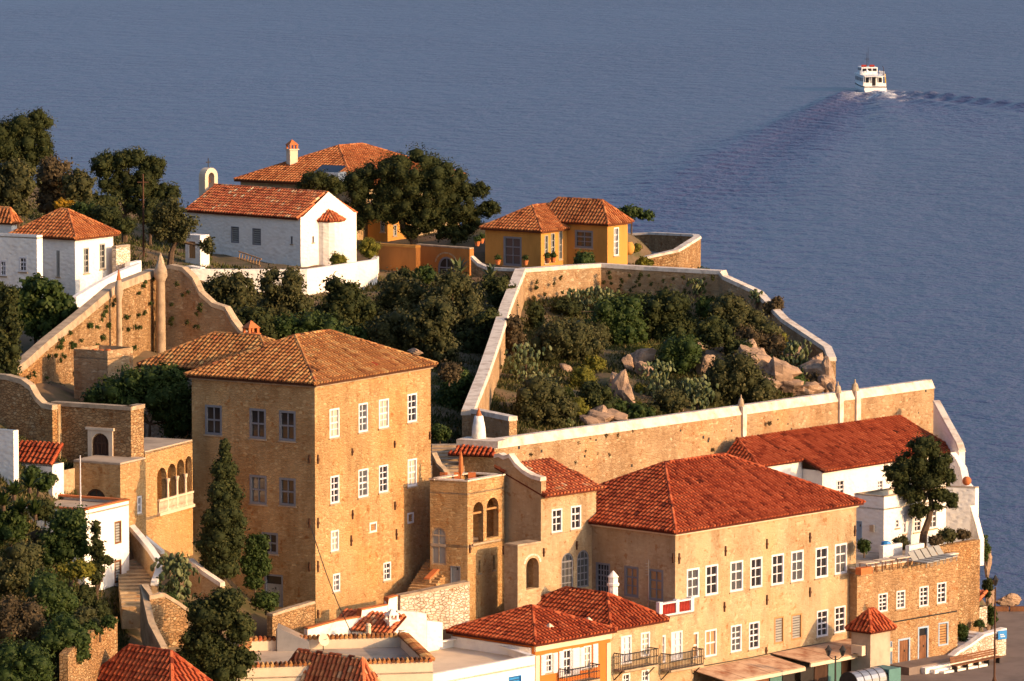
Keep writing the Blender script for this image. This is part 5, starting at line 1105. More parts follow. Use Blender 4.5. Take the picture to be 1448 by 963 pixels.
# neighbour with roof terrace balustrade
Pi, zi = corner(932, 872, 308.2, 47, 981, 850, 43, back=7)
th = thing('balcony_house', 'narrow stone house with white balustraded roof terrace and balcony door', 'house', (Pi[1][0], Pi[1][1], 1.2))
Ws, _ = walls(th, Pi, -.5, zi, 'stone_pale', {1: [(933.5, 941, 899, 938, 'win', dict(cols=1, rows=3, pane='frame_white')), (949, 965, 894, 935, 'win', dict(cols=2, rows=4, pane='frame_white'))]}); mb = MB(); mb.prism(Pi, zi - .15, zi - .05); mb.build('roof_terrace', 'concrete', th)
balcony(th, Ws[1], 934, 980, 946)
W = Ws[1]; mb = MB(); W.lbox(mb, 0, W.L, zi + .72, zi + .82, -.25, .03); W.lbox(mb, 0, W.L, zi - .04, zi + .06, -.25, .03)
for a in (0, W.L * .48, W.L - .3): W.lbox(mb, a, a + .3, zi + .06, zi + .9, -.26, .04)
bl_ = mb.build('balustrade', 'frame_white', th)
for i in range(22): mb = MB(); a = W.L * (i + .5) / 22; mb.lathe(W.P(a, zi + .06, -.11), [(.05, 0), (.08, .2), (.04, .66)], 6); mb.build('baluster', 'red_paint', bl_)
mb = MB(); x, y, z = W.P(W.L * .55, zi, -2.5); mb.cyl((x, y, z), (x, y, z + 3.2), .03, n=5)
for i in range(5): mb.cyl((x - .2, y, z + 2.2 + i * .18), (x + .8 - i * .1, y + .2, z + 2.2 + i * .18), .012, n=4)
tag(mb.build('antenna', 'steel', loc=(x, y, z)), 'thin television antenna on the balustraded roof terrace', 'antenna')
Pm2, zm2 = corner(757, 910, 299.5, 47, 863, 640, 43)
th = thing('orange_house', 'orange painted house with white shutters under a red hipped roof', 'house', (Pm2[1][0], Pm2[1][1], 1.2))
WW = dict(cols=2, rows=3, fw=.1)
Ws, _ = walls(th, Pm2, -.5, zm2, 'orange_wall', {1: [(771, 781, 925, 952, 'win', WW), (796, 808, 919, 957, 'win', WW), (825, 836, 914, 946, 'win', dict(cols=2, rows=3, fw=.1, pane='curtain')), (775, 783, 972, 1000, 'win', WW), (800, 808, 968, 1000, 'win', WW), (826, 836, 962, 990, 'win', WW)]})
W = Ws[1]
for px0, px1, y0, y1 in ((764.5, 770.5, 926.5, 955), (781.5, 788, 923.5, 952), (790, 795.5, 921, 958), (808.5, 819, 917, 955), (819.5, 824.5, 916, 948), (838, 845, 911, 944)):
    a0, z1 = W.hit(px0, y0); a1, _ = W.hit(px1, y0); _, z0 = W.hit(px0, y1); mb = MB(); W.lbox(mb, a0, a1, z0, z1, .01, .06)
    for i in range(8): z = z0 + .12 + (z1 - z0 - .2) * i / 8; W.lbox(mb, a0 + .05, a1 - .05, z, z + (z1 - z0) / 11, .06, .085)
    mb.build('shutter', 'frame_white', th)
mb = MB(); W.lbox(mb, -.05, W.L + .05, zm2 - .5, zm2 - .05, -.05, .1); mb.build('cornice', 'cream', th)
mb = MB(); a0, _ = W.hit(756.5, 940); W.lbox(mb, 0, .35, -.3, zm2 - .76, -.02, .05); mb.build('corner_quoin', 'cream', th); mb = MB(); W.lbox(mb, W.L - .35, W.L, -.3, zm2 - .76, -.02, .05); mb.build('corner_quoin', 'cream', th)
Ws0 = Ws[0]; mb = MB(); Ws0.lbox(mb, -.02, Ws0.L - .3, .5, zm2 - .3, 0, .12); mb.build('white_side_wall', 'whitewash', th)
hip(th, Pm2, zm2, 1.5, 'tile_red', .3)
balcony(th, W, 790, 835, 966, .9, .8)
p = atY(867, 818, 309); mb = MB()
th = thing('white_chimney', 'slender white octagonal chimney behind the balcony house roof', 'chimney', (p.x, p.y, p.z - 3)); mb.lathe((p.x, p.y, p.z - 3.5), [(.32, 0), (.3, 3.0), (.38, 3.05), (.38, 3.2), (.3, 3.25), (.3, 3.55), (.36, 3.6), (.03, 4.0)], 8); mb.build('shaft', 'whitewash', th)
for px, py, D in ((777, 893, 302), (832, 884, 305.5)):
    p = atY(px, py, D); th = thing('roof_vent', 'short plastered roof vent near the red eave', 'vent', (p.x, p.y, p.z - 1), 'vents on the orange house roof'); chimney(th, (p.x, p.y, p.z - 1.0), .34, 1.05, 'cream', 'same', .8)
# white terrace house in front
T0, T1, T2, T3 = atZ(590, 960, 5.4), atZ(757, 928, 5.4), atZ(664, 893, 5.4), atZ(560, 915, 5.4)
Pw2 = [(T0.x - 2.5, T0.y - 3), (T1.x, T1.y), (T2.x, T2.y), (T3.x, T3.y)]
A = atZ(600, 957, 5.45); B = atZ(756.5, 928, 5.45); C2 = atZ(668, 899, 5.45); Pw2 = [(A.x, A.y), (B.x, B.y), (B.x + C2.x - B.x, C2.y), (A.x + C2.x - B.x, A.y + C2.y - B.y)]
th = thing('white_house', 'flat roofed white house with blue shutter beside the orange house', 'house', (Pw2[1][0], Pw2[1][1], 2)); Ws, _ = walls(th, Pw2, -.5, 5.45, 'whitewash', {0: [(719, 737, 957.5, 985, 'slat', dict(frame='blue_paint', pane='blue_paint', fw=.05))]}); mb = MB(); mb.prism(Pw2, 4.85, 4.95); mb.build('roof_terrace', 'cream', th)
mb = MB()
for W in Ws: W.lbox(mb, 0, W.L, 5.45, 5.51, -.3, .03)
mb.build('coping', 'whitewash', th)
# flat roof house with tiled parapets
A, B, C2, D2 = atZ(335, 943, 7.3), atZ(612, 934, 7.3), atZ(574, 898, 7.3), atZ(345, 904, 7.3); Pq2 = [(A.x, A.y), (B.x, B.y), (C2.x, C2.y), (D2.x, D2.y)]
th = thing('flat_roof_house', 'flat roofed house with tile edged parapets below the tall mansion', 'house', (A.x, A.y, 2)); Ws, _ = walls(th, Pq2, .5, 7.3, 'cream'); mb = MB(); mb.prism(Pq2, 6.55, 6.65); mb.build('roof_terrace', 'concrete', th)
for W in Ws:
    mb = MB(); W.lbox(mb, 0, W.L, 6.6, 7.28, -.4, -.36); pr = mb.build('parapet', 'cream', th); mb = MB(); n = int(W.L / .27)
    for i in range(n): a = W.L * (i + .5) / n; mb.cur = random.random(); mb.cyl(W.P(a, 7.33, .14), W.P(a, 7.43, -.22), .115, .1, 7); mb.cyl(W.P(a, 7.43, -.2), W.P(a, 7.33, -.5), .1, .115, 7)
    mb.build('parapet_tiles', 'tile_old', pr, kind='stuff', label='row of clay tiles capping the parapet')
a = atZ(392, 921, 6.65); Pst = [(a.x, a.y), (a.x + 1.9, a.y), (a.x + 1.9, a.y + 1.6), (a.x, a.y + 1.6)]; th = thing('stair_hatch', 'grey wedge shaped stair hatch on the flat tile edged roof', 'hatch', (a.x, a.y, 6.65)); mb = MB()
mb.hexa([(a.x, a.y, 6.6), (a.x + 1.9, a.y, 6.6), (a.x + 1.9, a.y + 1.6, 6.6), (a.x, a.y + 1.6, 6.6), (a.x, a.y, 8.1), (a.x + 1.9, a.y, 7.2), (a.x + 1.9, a.y + 1.6, 7.2), (a.x, a.y + 1.6, 8.1)]); mb.build('hatch_body', 'steel', th); mb = MB(); mb.box((a.x - .05, a.y + .8, 6.65), .06, 1.2, 1.2); mb.build('hatch_door', 'shutter_grey', th)
p = atY(457, 905, 292.5); th = thing('satellite_dish', 'round white satellite dish on the tile edged parapet', 'satellite dish', p); mb = MB(); d_ = Vector((.6, -.75, .3)).normalized(); mb.cyl(p + d_ * .02, p + d_ * .08, .36, .38, 14); mb.build('dish', 'cream', th); mb = MB(); mb.cyl(p - Vector((0, 0, .9)), p, .03); mb.cyl(p, p + d_ * .4, .015, n=5); mb.build('mount', 'iron', th)
Pr2, zr2 = corner(514, 972, 281, 52, 530, 405, 38); th = thing('tile_house', 'small weathered red roof in front of the tile edged house', 'house', (Pr2[1][0], Pr2[1][1], 3)); walls(th, Pr2, .5, zr2, 'cream'); e = [Vector((*p, zr2)) for p in Pr2]
hip(th, Pr2, zr2, 1.5, 'tile_mixed', .25)
Pu, zu = corner(553, 897, 297.5, 58, 575, 466, 32); th = thing('garden_shed', 'low tile roofed shed against the white stepped wall', 'shed', (Pu[1][0], Pu[1][1], 4)); walls(th, Pu, 3, zu, 'whitewash'); e = [Vector((*p, zu)) for p in Pu]; rr = Vector((0, 0, .9)); roof(th, [[e[0], e[1], e[2] + rr, e[3] + rr]], [], 'tile_mixed', .1)
wall_run('stepped_wall', 'white stepped wall with terracotta coping under the mansion', [(435, 888, 297, 925), (475, 877, 298.3, 915), (510, 871, 299.6, 910), (511, 861, 299.7, 905), (548, 854, 301, 900), (549, 845, 301, 900), (562, 841, 301.6, 900)], .35, 'whitewash', 'terracotta', cath=.08)
wall_run('stepped_wall', 'whitewashed pier wall dropping in steps beside the steps', [(562, 864, 299.5, 915), (590, 866, 299.8, 915), (603, 868, 300, 915), (604, 878, 300, 915), (626, 880, 300.6, 915)], .4, 'whitewash', None)
wall_run('retaining_wall', 'bright pale rubble retaining wall below the stone tower', [(566, 842, 302.5, 890), (600, 835, 303.3, 890), (640, 827, 304.3, 890), (664, 822, 305, 890)], .6, 'stone_white', 'cap_stone', cath=.15)
wall_run('retaining_wall', 'low rubble wall at the shaded foot of the tall mansion', [(385, 868, 297, 905), (410, 860, 298.5, 900), (445, 850, 300.8, 895)], .4, 'stone_rubble', 'cap_stone', cath=.15)
p = atY(554, 880, 298.5); th = thing('white_chimney', 'short white chimney with pot beside the stepped wall', 'chimney', (p.x, p.y, p.z - 1)); chimney(th, (p.x, p.y, p.z - 1.2), .6, 1.3, 'whitewash', 'same', .5)
p = atY(521, 893, 297); th = thing('chimney_pot', 'slim plastered chimney pot with plant on the shed roof', 'chimney', (p.x, p.y, p.z - .6)); mb = MB(); mb.lathe((p.x, p.y, p.z - .6), [(.17, 0), (.15, .9), (.18, .95), (.12, 1.1)], 8); mb.build('shaft', 'cream', th)
th = thing('stone_stair', 'steep stone steps between the mansion and the arcade tower', 'stair', atY(600, 832, 309)); a = atY(598, 834, 308.3); b_ = atY(626, 790, 313)
for i in range(11): p = a.lerp(b_, i / 11); mb = MB(); mb.box((p.x, p.y, p.z - 1), 1.8, .7, 1 + (b_.z - a.z) / 11, -.5); mb.build('step', 'stone_gold', th)
wall_run('stair_wall', 'stepped terracotta topped wall beside the steep steps', [(607, 818, 308.7, 845), (625, 800, 310.5, 840), (636, 797, 311, 840)], .35, 'stone_rubble', 'terracotta', cath=.08)
# ---------------------------------------------------------------- trees and shrubs
random.seed(3)
def T(name, label, D, crown, base, mat, trunk, **kw): return plant(name, label, 'tree', D, crown, base, mat, trunk=trunk, **kw)
def S(label, D, crown, mat, **kw):
    x = sum(c[0] for c in crown) / len(crown); y = max(c[1] + c[3] * .9 for c in crown)
    return plant('shrub', label, 'shrub', D, crown, (x, y), mat, **{**dict(leaf=.2, tr=.07, limbs=1, core=.8, fill=1.25), **kw})
T('pine_tree', 'tall dark pine above the olive wood on the hill top', 402, [(18, 195, 38, 34), (54, 173, 22, 18), (60, 208, 18, 26), (5, 215, 30, 30), (30, 230, 35, 25), (-20, 200, 35, 35)], (25, 320), 'leaf_pine', [(25, 250)], leaf=.22, elong=.42, cov=.8, tr=.35)
for i, (cr, mt) in enumerate((([(25, 258, 32, 40), (15, 290, 30, 25)], 'leaf_olive'), ([(75, 250, 30, 35), (80, 285, 30, 22)], 'leaf_brown'), ([(112, 268, 24, 34), (110, 297, 26, 18)], 'leaf_olive'), ([(145, 290, 30, 24), (158, 305, 20, 16)], 'leaf_pine'), ([(-15, 270, 30, 45)], 'leaf_olive'))):
    T('olive_tree', ('grey olive tree at the edge of the hill wood', 'brownish olive tree in the hill wood beside the pine', 'upright olive tree above the red hill roof', 'low dark tree between the hill wood and the pines', 'olive tree at the far end of the hill wood')[i], 388 + 3 * (i % 2), cr, (cr[0][0], 325), mt, [(cr[0][0], cr[0][1] + 15)], leaf=.3, tr=.2)
S('orange flowering shrub behind the red hill roof', 383, [(90, 290, 14, 9)], 'leaf_flower'); S('bright green shrub beside the orange flowers', 382, [(118, 298, 18, 14)], 'leaf_green'); S('dark green shrub next to the roof ridge of the hill house', 381, [(150, 305, 22, 14), (175, 318, 16, 12)], 'leaf_pine')
T('pine_tree', 'spreading pine with bare trunk beside the chapel bell cote', 404, [(150, 232, 25, 18), (182, 224, 26, 14), (215, 236, 20, 20), (165, 262, 30, 22), (205, 262, 30, 26), (236, 276, 22, 20), (190, 290, 22, 14)], (176, 335), 'leaf_pine', [(176, 300), (182, 270)], leaf=.22, elong=.42, cov=.8, tr=.28, sub=.34)
T('pine_tree', 'smaller dark pine under the spreading pine by the bell cote', 402, [(215, 300, 22, 22), (240, 300, 18, 14)], (212, 340), 'leaf_pine', [(213, 318)], leaf=.22, elong=.42, cov=.8)
T('olive_tree', 'gnarled olive with dark leaning trunk at the chapel porch', 393, [(240, 300, 26, 22), (262, 318, 20, 18), (225, 325, 18, 16), (294, 347, 12, 14), (250, 335, 18, 10)], (240, 372), 'leaf_olive', [(243, 355), (250, 340)], leaf=.24, tr=.3, core=.5)
p = atY(203, 345, 394); mb = MB(); mb.cyl((p.x, p.y, p.z - 1), (p.x, p.y, p.z + 5.6), .09, .06); mb.box((p.x, p.y, p.z + 4.9), .9, .08, .08); tag(mb.build('utility_pole', 'rust_iron', loc=p), 'thin rusty utility pole in front of the hill pines', 'pole')
T('fig_tree', 'bright green fig tree against the rubble garden wall', 333, [(62, 418, 36, 28), (40, 440, 28, 26), (85, 440, 26, 24), (58, 460, 30, 18)], (50, 500), 'leaf_green', [(50, 470)], leaf=.36, elong=.8, sub=.3)
T('cypress_tree', 'dark cypress standing below the fig tree', 311, [(10, 420, 16, 40), (12, 470, 20, 40), (8, 510, 20, 30)], (10, 560), 'leaf_pine', [(10, 480)], leaf=.26)
T('pine_tree', 'great dark umbrella pine between the chapel and ochre house', 417, [(585, 240, 50, 26), (540, 250, 34, 26), (630, 255, 42, 28), (505, 265, 26, 30), (590, 275, 55, 28), (650, 285, 36, 30), (545, 290, 40, 28), (500, 305, 24, 24), (610, 305, 45, 22), (655, 312, 26, 20), (680, 270, 16, 14), (692, 296, 18, 12), (640, 330, 28, 12), (580, 328, 16, 10)], (590, 360), 'leaf_pine', [(585, 340), (572, 322), (562, 300)], leaf=.22, elong=.42, cov=.8, tr=.42, sub=.3, limbs=8)
T('pine_tree', 'small pine in front of the broad orange roof', 416, [(448, 256, 26, 16), (470, 262, 20, 14), (430, 266, 14, 10)], (450, 300), 'leaf_pine', [(450, 270)], leaf=.22, elong=.42, cov=.8)
T('umbrella_tree', 'flat topped tree on the sea terrace behind the ochre house', 436, [(878, 302, 14, 5), (895, 300, 18, 6), (912, 305, 14, 5)], (893, 345), 'leaf_green', [(893, 320), (894, 306)], leaf=.3, tr=.1)
S('round clipped bush on the white chapel terrace', 398, [(479, 369, 13, 11)], 'leaf_yellow', leaf=.15); S('large clipped bush at the ochre courtyard corner', 403, [(522, 350, 17, 15)], 'leaf_yellow', leaf=.16)
GT = [([(330, 412, 40, 24), (345, 440, 36, 30), (305, 410, 22, 16)], 384, 'leaf_olive', 'round olive below the white chapel terrace'), ([(400, 402, 34, 26), (420, 435, 26, 24), (385, 435, 26, 26)], 380, 'leaf_olive', 'tall olive touching the chapel terrace wall'), ([(485, 415, 28, 24), (480, 445, 44, 30), (510, 440, 24, 26)], 376, 'leaf_pine', 'dark ragged tree at the terrace corner'), ([(570, 410, 36, 26), (560, 435, 40, 26)], 388, 'leaf_olive', 'grey olive under the deep ochre wall'), ([(640, 415, 40, 34), (655, 445, 34, 30)], 385, 'leaf_olive', 'leaning olive below the ochre gate'), ([(705, 408, 26, 22), (715, 430, 18, 22)], 388, 'leaf_pine', 'dark tree in the angle of the bastion side wall'), ([(555, 475, 38, 34), (590, 480, 24, 28)], 362, 'leaf_olive', 'olive tree just behind the mansion roof'), ([(610, 455, 38, 34), (625, 490, 28, 28)], 368, 'leaf_olive', 'brown tinged olive in the middle of the walled garden'), ([(450, 465, 40, 22), (410, 468, 34, 20), (500, 478, 26, 20)], 358, 'leaf_green', 'green tree crowding the mansion ridge'), ([(355, 452, 28, 22), (370, 470, 26, 18)], 352, 'leaf_pine', 'dark tree behind the mansion chimney'), ([(636, 560, 28, 30), (625, 590, 20, 26), (650, 545, 22, 24)], 332, 'leaf_green', 'leafy green tree beside the mansion corner'), ([(665, 490, 22, 30), (690, 465, 22, 30)], 362, 'leaf_pine', 'shadowed tree along the bastion side wall')]
for cr, D, mt, lb in GT:
    D = ghit(cr[0][0], cr[-1][1] + cr[-1][3] + 6, 326, 403) or D
    T('olive_tree' if mt == 'leaf_olive' else 'garden_tree', lb, D, cr, (cr[0][0], cr[-1][1] + cr[-1][3] + 14), mt, [(cr[0][0], cr[-1][1])], leaf=.26, tr=.18)
for lb, D, cr, mt in (('dry straw coloured bush beside the mansion eave', 336, [(635, 525, 20, 14)], 'leaf_brown'), ('low green shrub by the garden steps', 328, [(622, 612, 16, 12)], 'leaf_green'), ('shrub with pale leaves under the ochre gate', 396, [(600, 388, 18, 14)], 'leaf_green'), ('small shrub against the ochre courtyard wall', 398, [(572, 392, 16, 12)], 'leaf_pine'), ('dark shrub in the upper garden corner', 372, [(690, 520, 14, 18)], 'leaf_pine'), ('shaded shrub beneath the bastion side wall', 350, [(668, 550, 14, 20)], 'leaf_green')): S(lb, D, cr, mt)
agave('large agave below the ochre gate', 391, 648, 388, 1.8); agave('agave beside the bastion wall corner', 391, 694, 392, 1.5, 12)
boulder('pale boulder behind the mansion eave', 345, 588, 497, 26, 14, None, 3)
T('laurel_tree', 'broad dense green tree behind the gate wall', 313, [(185, 552, 48, 30), (230, 560, 40, 40), (150, 560, 32, 24), (250, 590, 28, 32), (215, 540, 36, 22), (240, 530, 30, 16)], (210, 650), 'leaf_green', [(212, 600)], leaf=.24, cov=1.1)
T('cypress_tree', 'tall slender cypress against the shaded mansion wall', 295, [(319, 640, 9, 22), (318, 668, 17, 26), (316, 700, 25, 30), (315, 735, 32, 32), (313, 768, 35, 30), (312, 796, 30, 24)], (313, 835), 'leaf_pine', [(314, 800)], leaf=.18, cov=1.1, sub=.3, fill=1.5, core=.85)
S('vine climbing the shaded mansion wall', 300.5, [(362, 772, 20, 22), (352, 798, 15, 18), (370, 800, 14, 20), (358, 822, 16, 12)], 'leaf_green', dep=.35, fill=2.2); S('bush at the shaded mansion door', 298, [(376, 849, 22, 13)], 'leaf_green')
T('cedar_tree', 'dark spreading cedar in front of the tile edged house', 281, [(300, 870, 38, 30), (320, 850, 26, 22), (335, 885, 26, 24), (285, 905, 36, 26), (310, 940, 48, 26), (265, 935, 28, 16), (345, 930, 20, 16)], (302, 990), 'leaf_pine', [(304, 930)], leaf=.22, tr=.3, cov=1.1)
prickly('big prickly pear between the stair and the cypress', 289, 250, 815, 44, 62, 110); S('low green shrub under the big prickly pear', 286, [(270, 865, 24, 14), (240, 850, 14, 12)], 'leaf_green')
T('garden_tree', 'round green tree in front of the narrow white house', 282, [(98, 742, 30, 28), (80, 775, 32, 28), (110, 770, 20, 24)], (100, 850), 'leaf_green', [(100, 790)], leaf=.2)
T('cypress_tree', 'ragged cypress leaning over the narrow white house wall', 281, [(136, 752, 7, 18), (138, 778, 12, 18), (150, 792, 12, 6), (134, 810, 14, 22), (124, 845, 18, 24)], (136, 900), 'leaf_pine', [(137, 840)], leaf=.18)
S('yellow green shrub beside the round green tree', 279, [(115, 805, 20, 14), (92, 806, 10, 8)], 'leaf_yellow')
for i, (x, y, r, h, mt, D, lb) in enumerate(((25, 800, 40, 34, 'leaf_olive', 280, 'grey green shrub on the near slope'), (70, 845, 40, 34, 'leaf_green', 276, 'mid green shrub below the round tree'), (20, 880, 45, 40, 'leaf_brown', 272, 'dry brown green shrub on the near slope'), (90, 905, 38, 34, 'leaf_green', 270, 'bright green shrub above the rock face'), (30, 940, 50, 30, 'leaf_green', 266, 'green shrub at the slope foot'), (120, 880, 24, 22, 'leaf_olive', 274, 'feathery shrub beside the lane'), (60, 770, 26, 20, 'leaf_brown', 283, 'brown shrub behind the grey green one'), (10, 740, 30, 26, 'leaf_green', 286, 'green shrub under the yucca'), (60, 720, 20, 16, 'leaf_pine', 287, 'dark shrub beside the yucca'))): S(lb, D, [(x, y, r, h), (x + r * .4, y + h * .4, r * .6, h * .6)], mt, leaf=.2)
for i, (x, y) in enumerate(((20, 700), (42, 690), (5, 715), (50, 728), (30, 725))): agave('spiky yucca rosette ' + ('in the middle of the yucca clump', 'highest in the yucca clump', 'at the outer edge of the yucca clump', 'below the dark shrub by the shed', 'lowest in the yucca clump')[i], 284 + i * .5, x, y, 1.25, 30, 'yuccas on the near slope', 'leaf_green')
S('flowering shrub beside the low red roofed shed', 288, [(62, 680, 18, 14), (45, 668, 12, 12)], 'leaf_green')
wall_run('retaining_wall', 'rubble retaining wall holding the slope beside the lane', [(96, 925, 268, 985), (118, 902, 270.5, 975), (140, 886, 273.5, 965), (166, 872, 277, 955)], .5, 'stone_rubble', None)
S('weeds spilling over the lane retaining wall', 273, [(128, 890, 18, 9), (155, 880, 12, 7)], 'leaf_green'); S('low growth at the foot of the ragged cypress', 279, [(140, 862, 18, 16), (120, 850, 16, 16)], 'leaf_pine')
# bastion garden
BG = [('wide grey olive bush in the bastion garden', [(800, 468, 42, 28), (780, 490, 34, 26), (825, 490, 30, 24)], 372, 'leaf_olive'), ('big round bush at the bastion side wall', [(765, 565, 40, 32), (745, 585, 30, 22), (790, 580, 26, 22)], 348, 'leaf_olive'), ('dark green bush under the long bastion wall', [(872, 432, 40, 28), (850, 455, 30, 26), (885, 470, 34, 24)], 386, 'leaf_green'), ('large dark tree bush in the bastion garden centre', [(940, 430, 44, 30), (960, 455, 36, 28), (925, 455, 30, 24)], 388, 'leaf_pine'), ('deep green shrub above the leaning boulders', [(965, 500, 34, 26), (945, 515, 22, 20)], 378, 'leaf_green'), ('mixed green scrub on the bastion slope', [(1040, 530, 44, 30), (1075, 552, 34, 18), (1010, 560, 34, 20)], 369, 'leaf_olive'), ('olive scrub along the seaward wall', [(1050, 445, 34, 24), (1078, 465, 34, 22), (1030, 425, 26, 20)], 391, 'leaf_olive'), ('tan scrub near the cliff edge', [(1085, 490, 30, 18), (1060, 480, 26, 18)], 385, 'leaf_brown'), ('feathery shrub leaning over the seaward wall', [(1093, 428, 16, 12), (1100, 418, 8, 8)], 390, 'leaf_brown'), ('green bush between the boulders', [(845, 570, 30, 22), (835, 555, 18, 16)], 362, 'leaf_pine'), ('green scrub at the foot of the fort wall coping', [(905, 585, 26, 12), (870, 575, 18, 12)], 356, 'leaf_green'), ('olive bush beside the wide brown one', [(842, 478, 22, 20)], 372, 'leaf_olive'), ('dark thicket under the seaward wall', [(1010, 470, 30, 22), (1045, 500, 26, 18)], 380, 'leaf_pine'), ('green thicket among the cliff boulders', [(1120, 520, 18, 14)], 376, 'leaf_green'), ('grey thicket by the fort wall coping', [(950, 565, 26, 18), (925, 580, 20, 12)], 363, 'leaf_olive'), ('brown thicket at the bastion side wall', [(725, 470, 16, 26), (735, 495, 14, 20)], 372, 'leaf_brown'), ('dark thicket below the long wall', [(800, 430, 26, 16), (905, 420, 26, 14)], 392, 'leaf_pine'), ('rust scrub at the cliff top end', [(1150, 540, 20, 14)], 373, 'leaf_brown'), ('dark scrub beneath the long wall end', [(1000, 425, 20, 18)], 397, 'leaf_green'), ('low dark bush in front of the ochre house', [(826, 360, 17, 15)], 404.5, 'leaf_green'), ('shrub by the sea terrace steps', [(912, 364, 14, 10), (900, 342, 8, 6)], 421, 'leaf_yellow'), ('low shrub at the long wall end', [(995, 376, 12, 5)], 405, 'leaf_green'), ('dark bush against the bastion corner', [(757, 440, 14, 30)], 393, 'leaf_pine'), ('shrub on the cliff lip', [(1118, 540, 24, 14)], 374, 'leaf_green')]
def bD(x, y, D):
    if 700 < x < 1190 and y > 395:
        q = ghit(x, min(y, 602), 340, 404)
        if q: return q
    return D
for lb, cr, D, mt in BG:
    cr = [(a, b2 + (8 if b2 < 470 else 0), c2, d2 * (.8 if b2 < 470 else 1)) for a, b2, c2, d2 in cr]
    S(lb, bD(cr[0][0], max(c[1] + c[3] * .75 for c in cr), D), cr, mt, leaf=.24)
SPG = ['below the dark bush of the long wall', 'largest, left of the rocks', 'above the largest, left of the rocks', 'low by the big round bush', 'among the pale central rocks', 'at the seaward thicket', 'tiny, on the split outcrop', 'tiny, under the split outcrop', 'at the cliff end', 'touching the big round bush']
for i, (x, y, r, h, D) in enumerate(((895, 447, 21, 18, 384), (825, 535, 19, 18, 366), (840, 514, 17, 12, 368), (819, 578, 14, 16, 356), (907, 500, 18, 14, 378), (1100, 482, 18, 12, 382), (905, 552, 9, 10, 362), (902, 576, 9, 8, 357), (1138, 546, 11, 9, 371), (800, 560, 14, 16, 357))): S('rounded yellow green spurge bush ' + SPG[i], bD(x, y + h * .8, D), [(x, y, r, h)], 'leaf_yellow', group='spurge bushes in the bastion garden', leaf=.15, core=.85)
PK = ['tall, against the bastion side wall', 'small, below the tall one by the side wall', 'large, right beside the deep green shrub', 'widest, next to the mixed green scrub', 'under the middle of the long wall', 'near the long wall corner', 'on the seaward rock ledge', 'at the cliff boulders', 'lowest, at the cliff end', 'small, under the long wall end', 'small, by the seaward wall bend', 'tiny, behind the fort coping']
for i, (x, y, w, h, D, n) in enumerate(((742, 515, 46, 60, 362, 80), (765, 545, 30, 40, 357, 40), (930, 540, 44, 56, 368, 80), (985, 560, 48, 50, 365, 90), (848, 425, 44, 36, 391, 60), (815, 425, 30, 30, 395, 40), (1035, 470, 40, 26, 385, 45), (1125, 500, 34, 34, 378, 50), (1140, 530, 30, 24, 374, 40), (985, 405, 26, 20, 398, 25), (1070, 420, 20, 20, 393, 20), (800, 600, 16, 14, 350, 16))): prickly('prickly pear clump ' + PK[i], bD(x, y + h * .45, D), x, y, w, h, n, 'prickly pears in the bastion garden')
BL = ['beside the deep green shrub', 'under the deep green shrub', 'below the large dark tree bush', 'leaning under the split outcrop', 'left of the split outcrop, half buried', 'by the mixed green scrub', 'above the mixed green scrub', 'under the dark thicket', 'at the cliff scrub', 'low by the coping near the cliff', 'high at the cliff prickly pear', 'beside the reddish ledge', 'beneath the green bush between boulders', 'against the fort wall coping', 'at the very cliff end', 'behind the coping below the scrub', 'at the coping under the grey thicket', 'tiny, at the last cliff step', 'alone near the wide grey olive', 'under the seaward thicket']
# boulders
for i, (x, y, w, h, D) in enumerate(((888, 512, 20, 34, 371), (910, 520, 34, 30, 369), (893, 470, 14, 24, 377), (890, 565, 28, 52, 361), (868, 540, 26, 26, 364), (1000, 515, 36, 44, 373), (990, 490, 24, 18, 376), (1060, 490, 34, 20, 383), (1092, 515, 30, 36, 376), (1115, 545, 50, 30, 372), (1155, 515, 34, 34, 376), (850, 585, 40, 26, 357), (870, 575, 26, 30, 358), (835, 595, 40, 18, 353), (1168, 540, 26, 40, 372), (1050, 560, 30, 20, 367), (960, 580, 26, 14, 362), (1176, 552, 16, 22, 369), (800, 520, 22, 14, 366), (1075, 500, 26, 24, 380))): boulder('limestone boulder ' + BL[i], bD(x, y + h * .4, D), x, y, w * .95, h * .95, 'boulders in the bastion garden', i)
for i, (x, y, w, h, D, lb) in enumerate(((1095, 530, 56, 38, 375, 'broad brown rock outcrop above the fort wall coping'), (1150, 528, 46, 46, 374, 'rock outcrop at the cliff end of the bastion'), (1030, 500, 44, 22, 380, 'low rock ledge below the seaward thicket'), (878, 560, 34, 52, 361, 'tall split rock outcrop in the bastion garden'), (845, 592, 50, 20, 355, 'reddish rock ledge beside the big round bush'), (905, 508, 40, 32, 373, 'pale rock outcrop in the garden centre'), (1062, 515, 46, 40, 378, 'brown rock shelf under the seaward thicket'), (1120, 512, 44, 40, 378, 'cracked rock shelf beside the cliff prickly pear'), (1078, 548, 50, 26, 371, 'low rock shelf along the coping'), (1135, 552, 50, 24, 370, 'long rock shelf at the coping end'), (1172, 535, 30, 44, 373, 'steep rock at the cliff edge'), (1000, 545, 34, 30, 370, 'tilted rock under the widest prickly pear'), (872, 590, 44, 22, 356, 'rust coloured rock by the green scrub'))): boulder(lb, bD(x, y + h * .35, D), x, y, w * 1.25, h * 1.25, None, 30 + i)
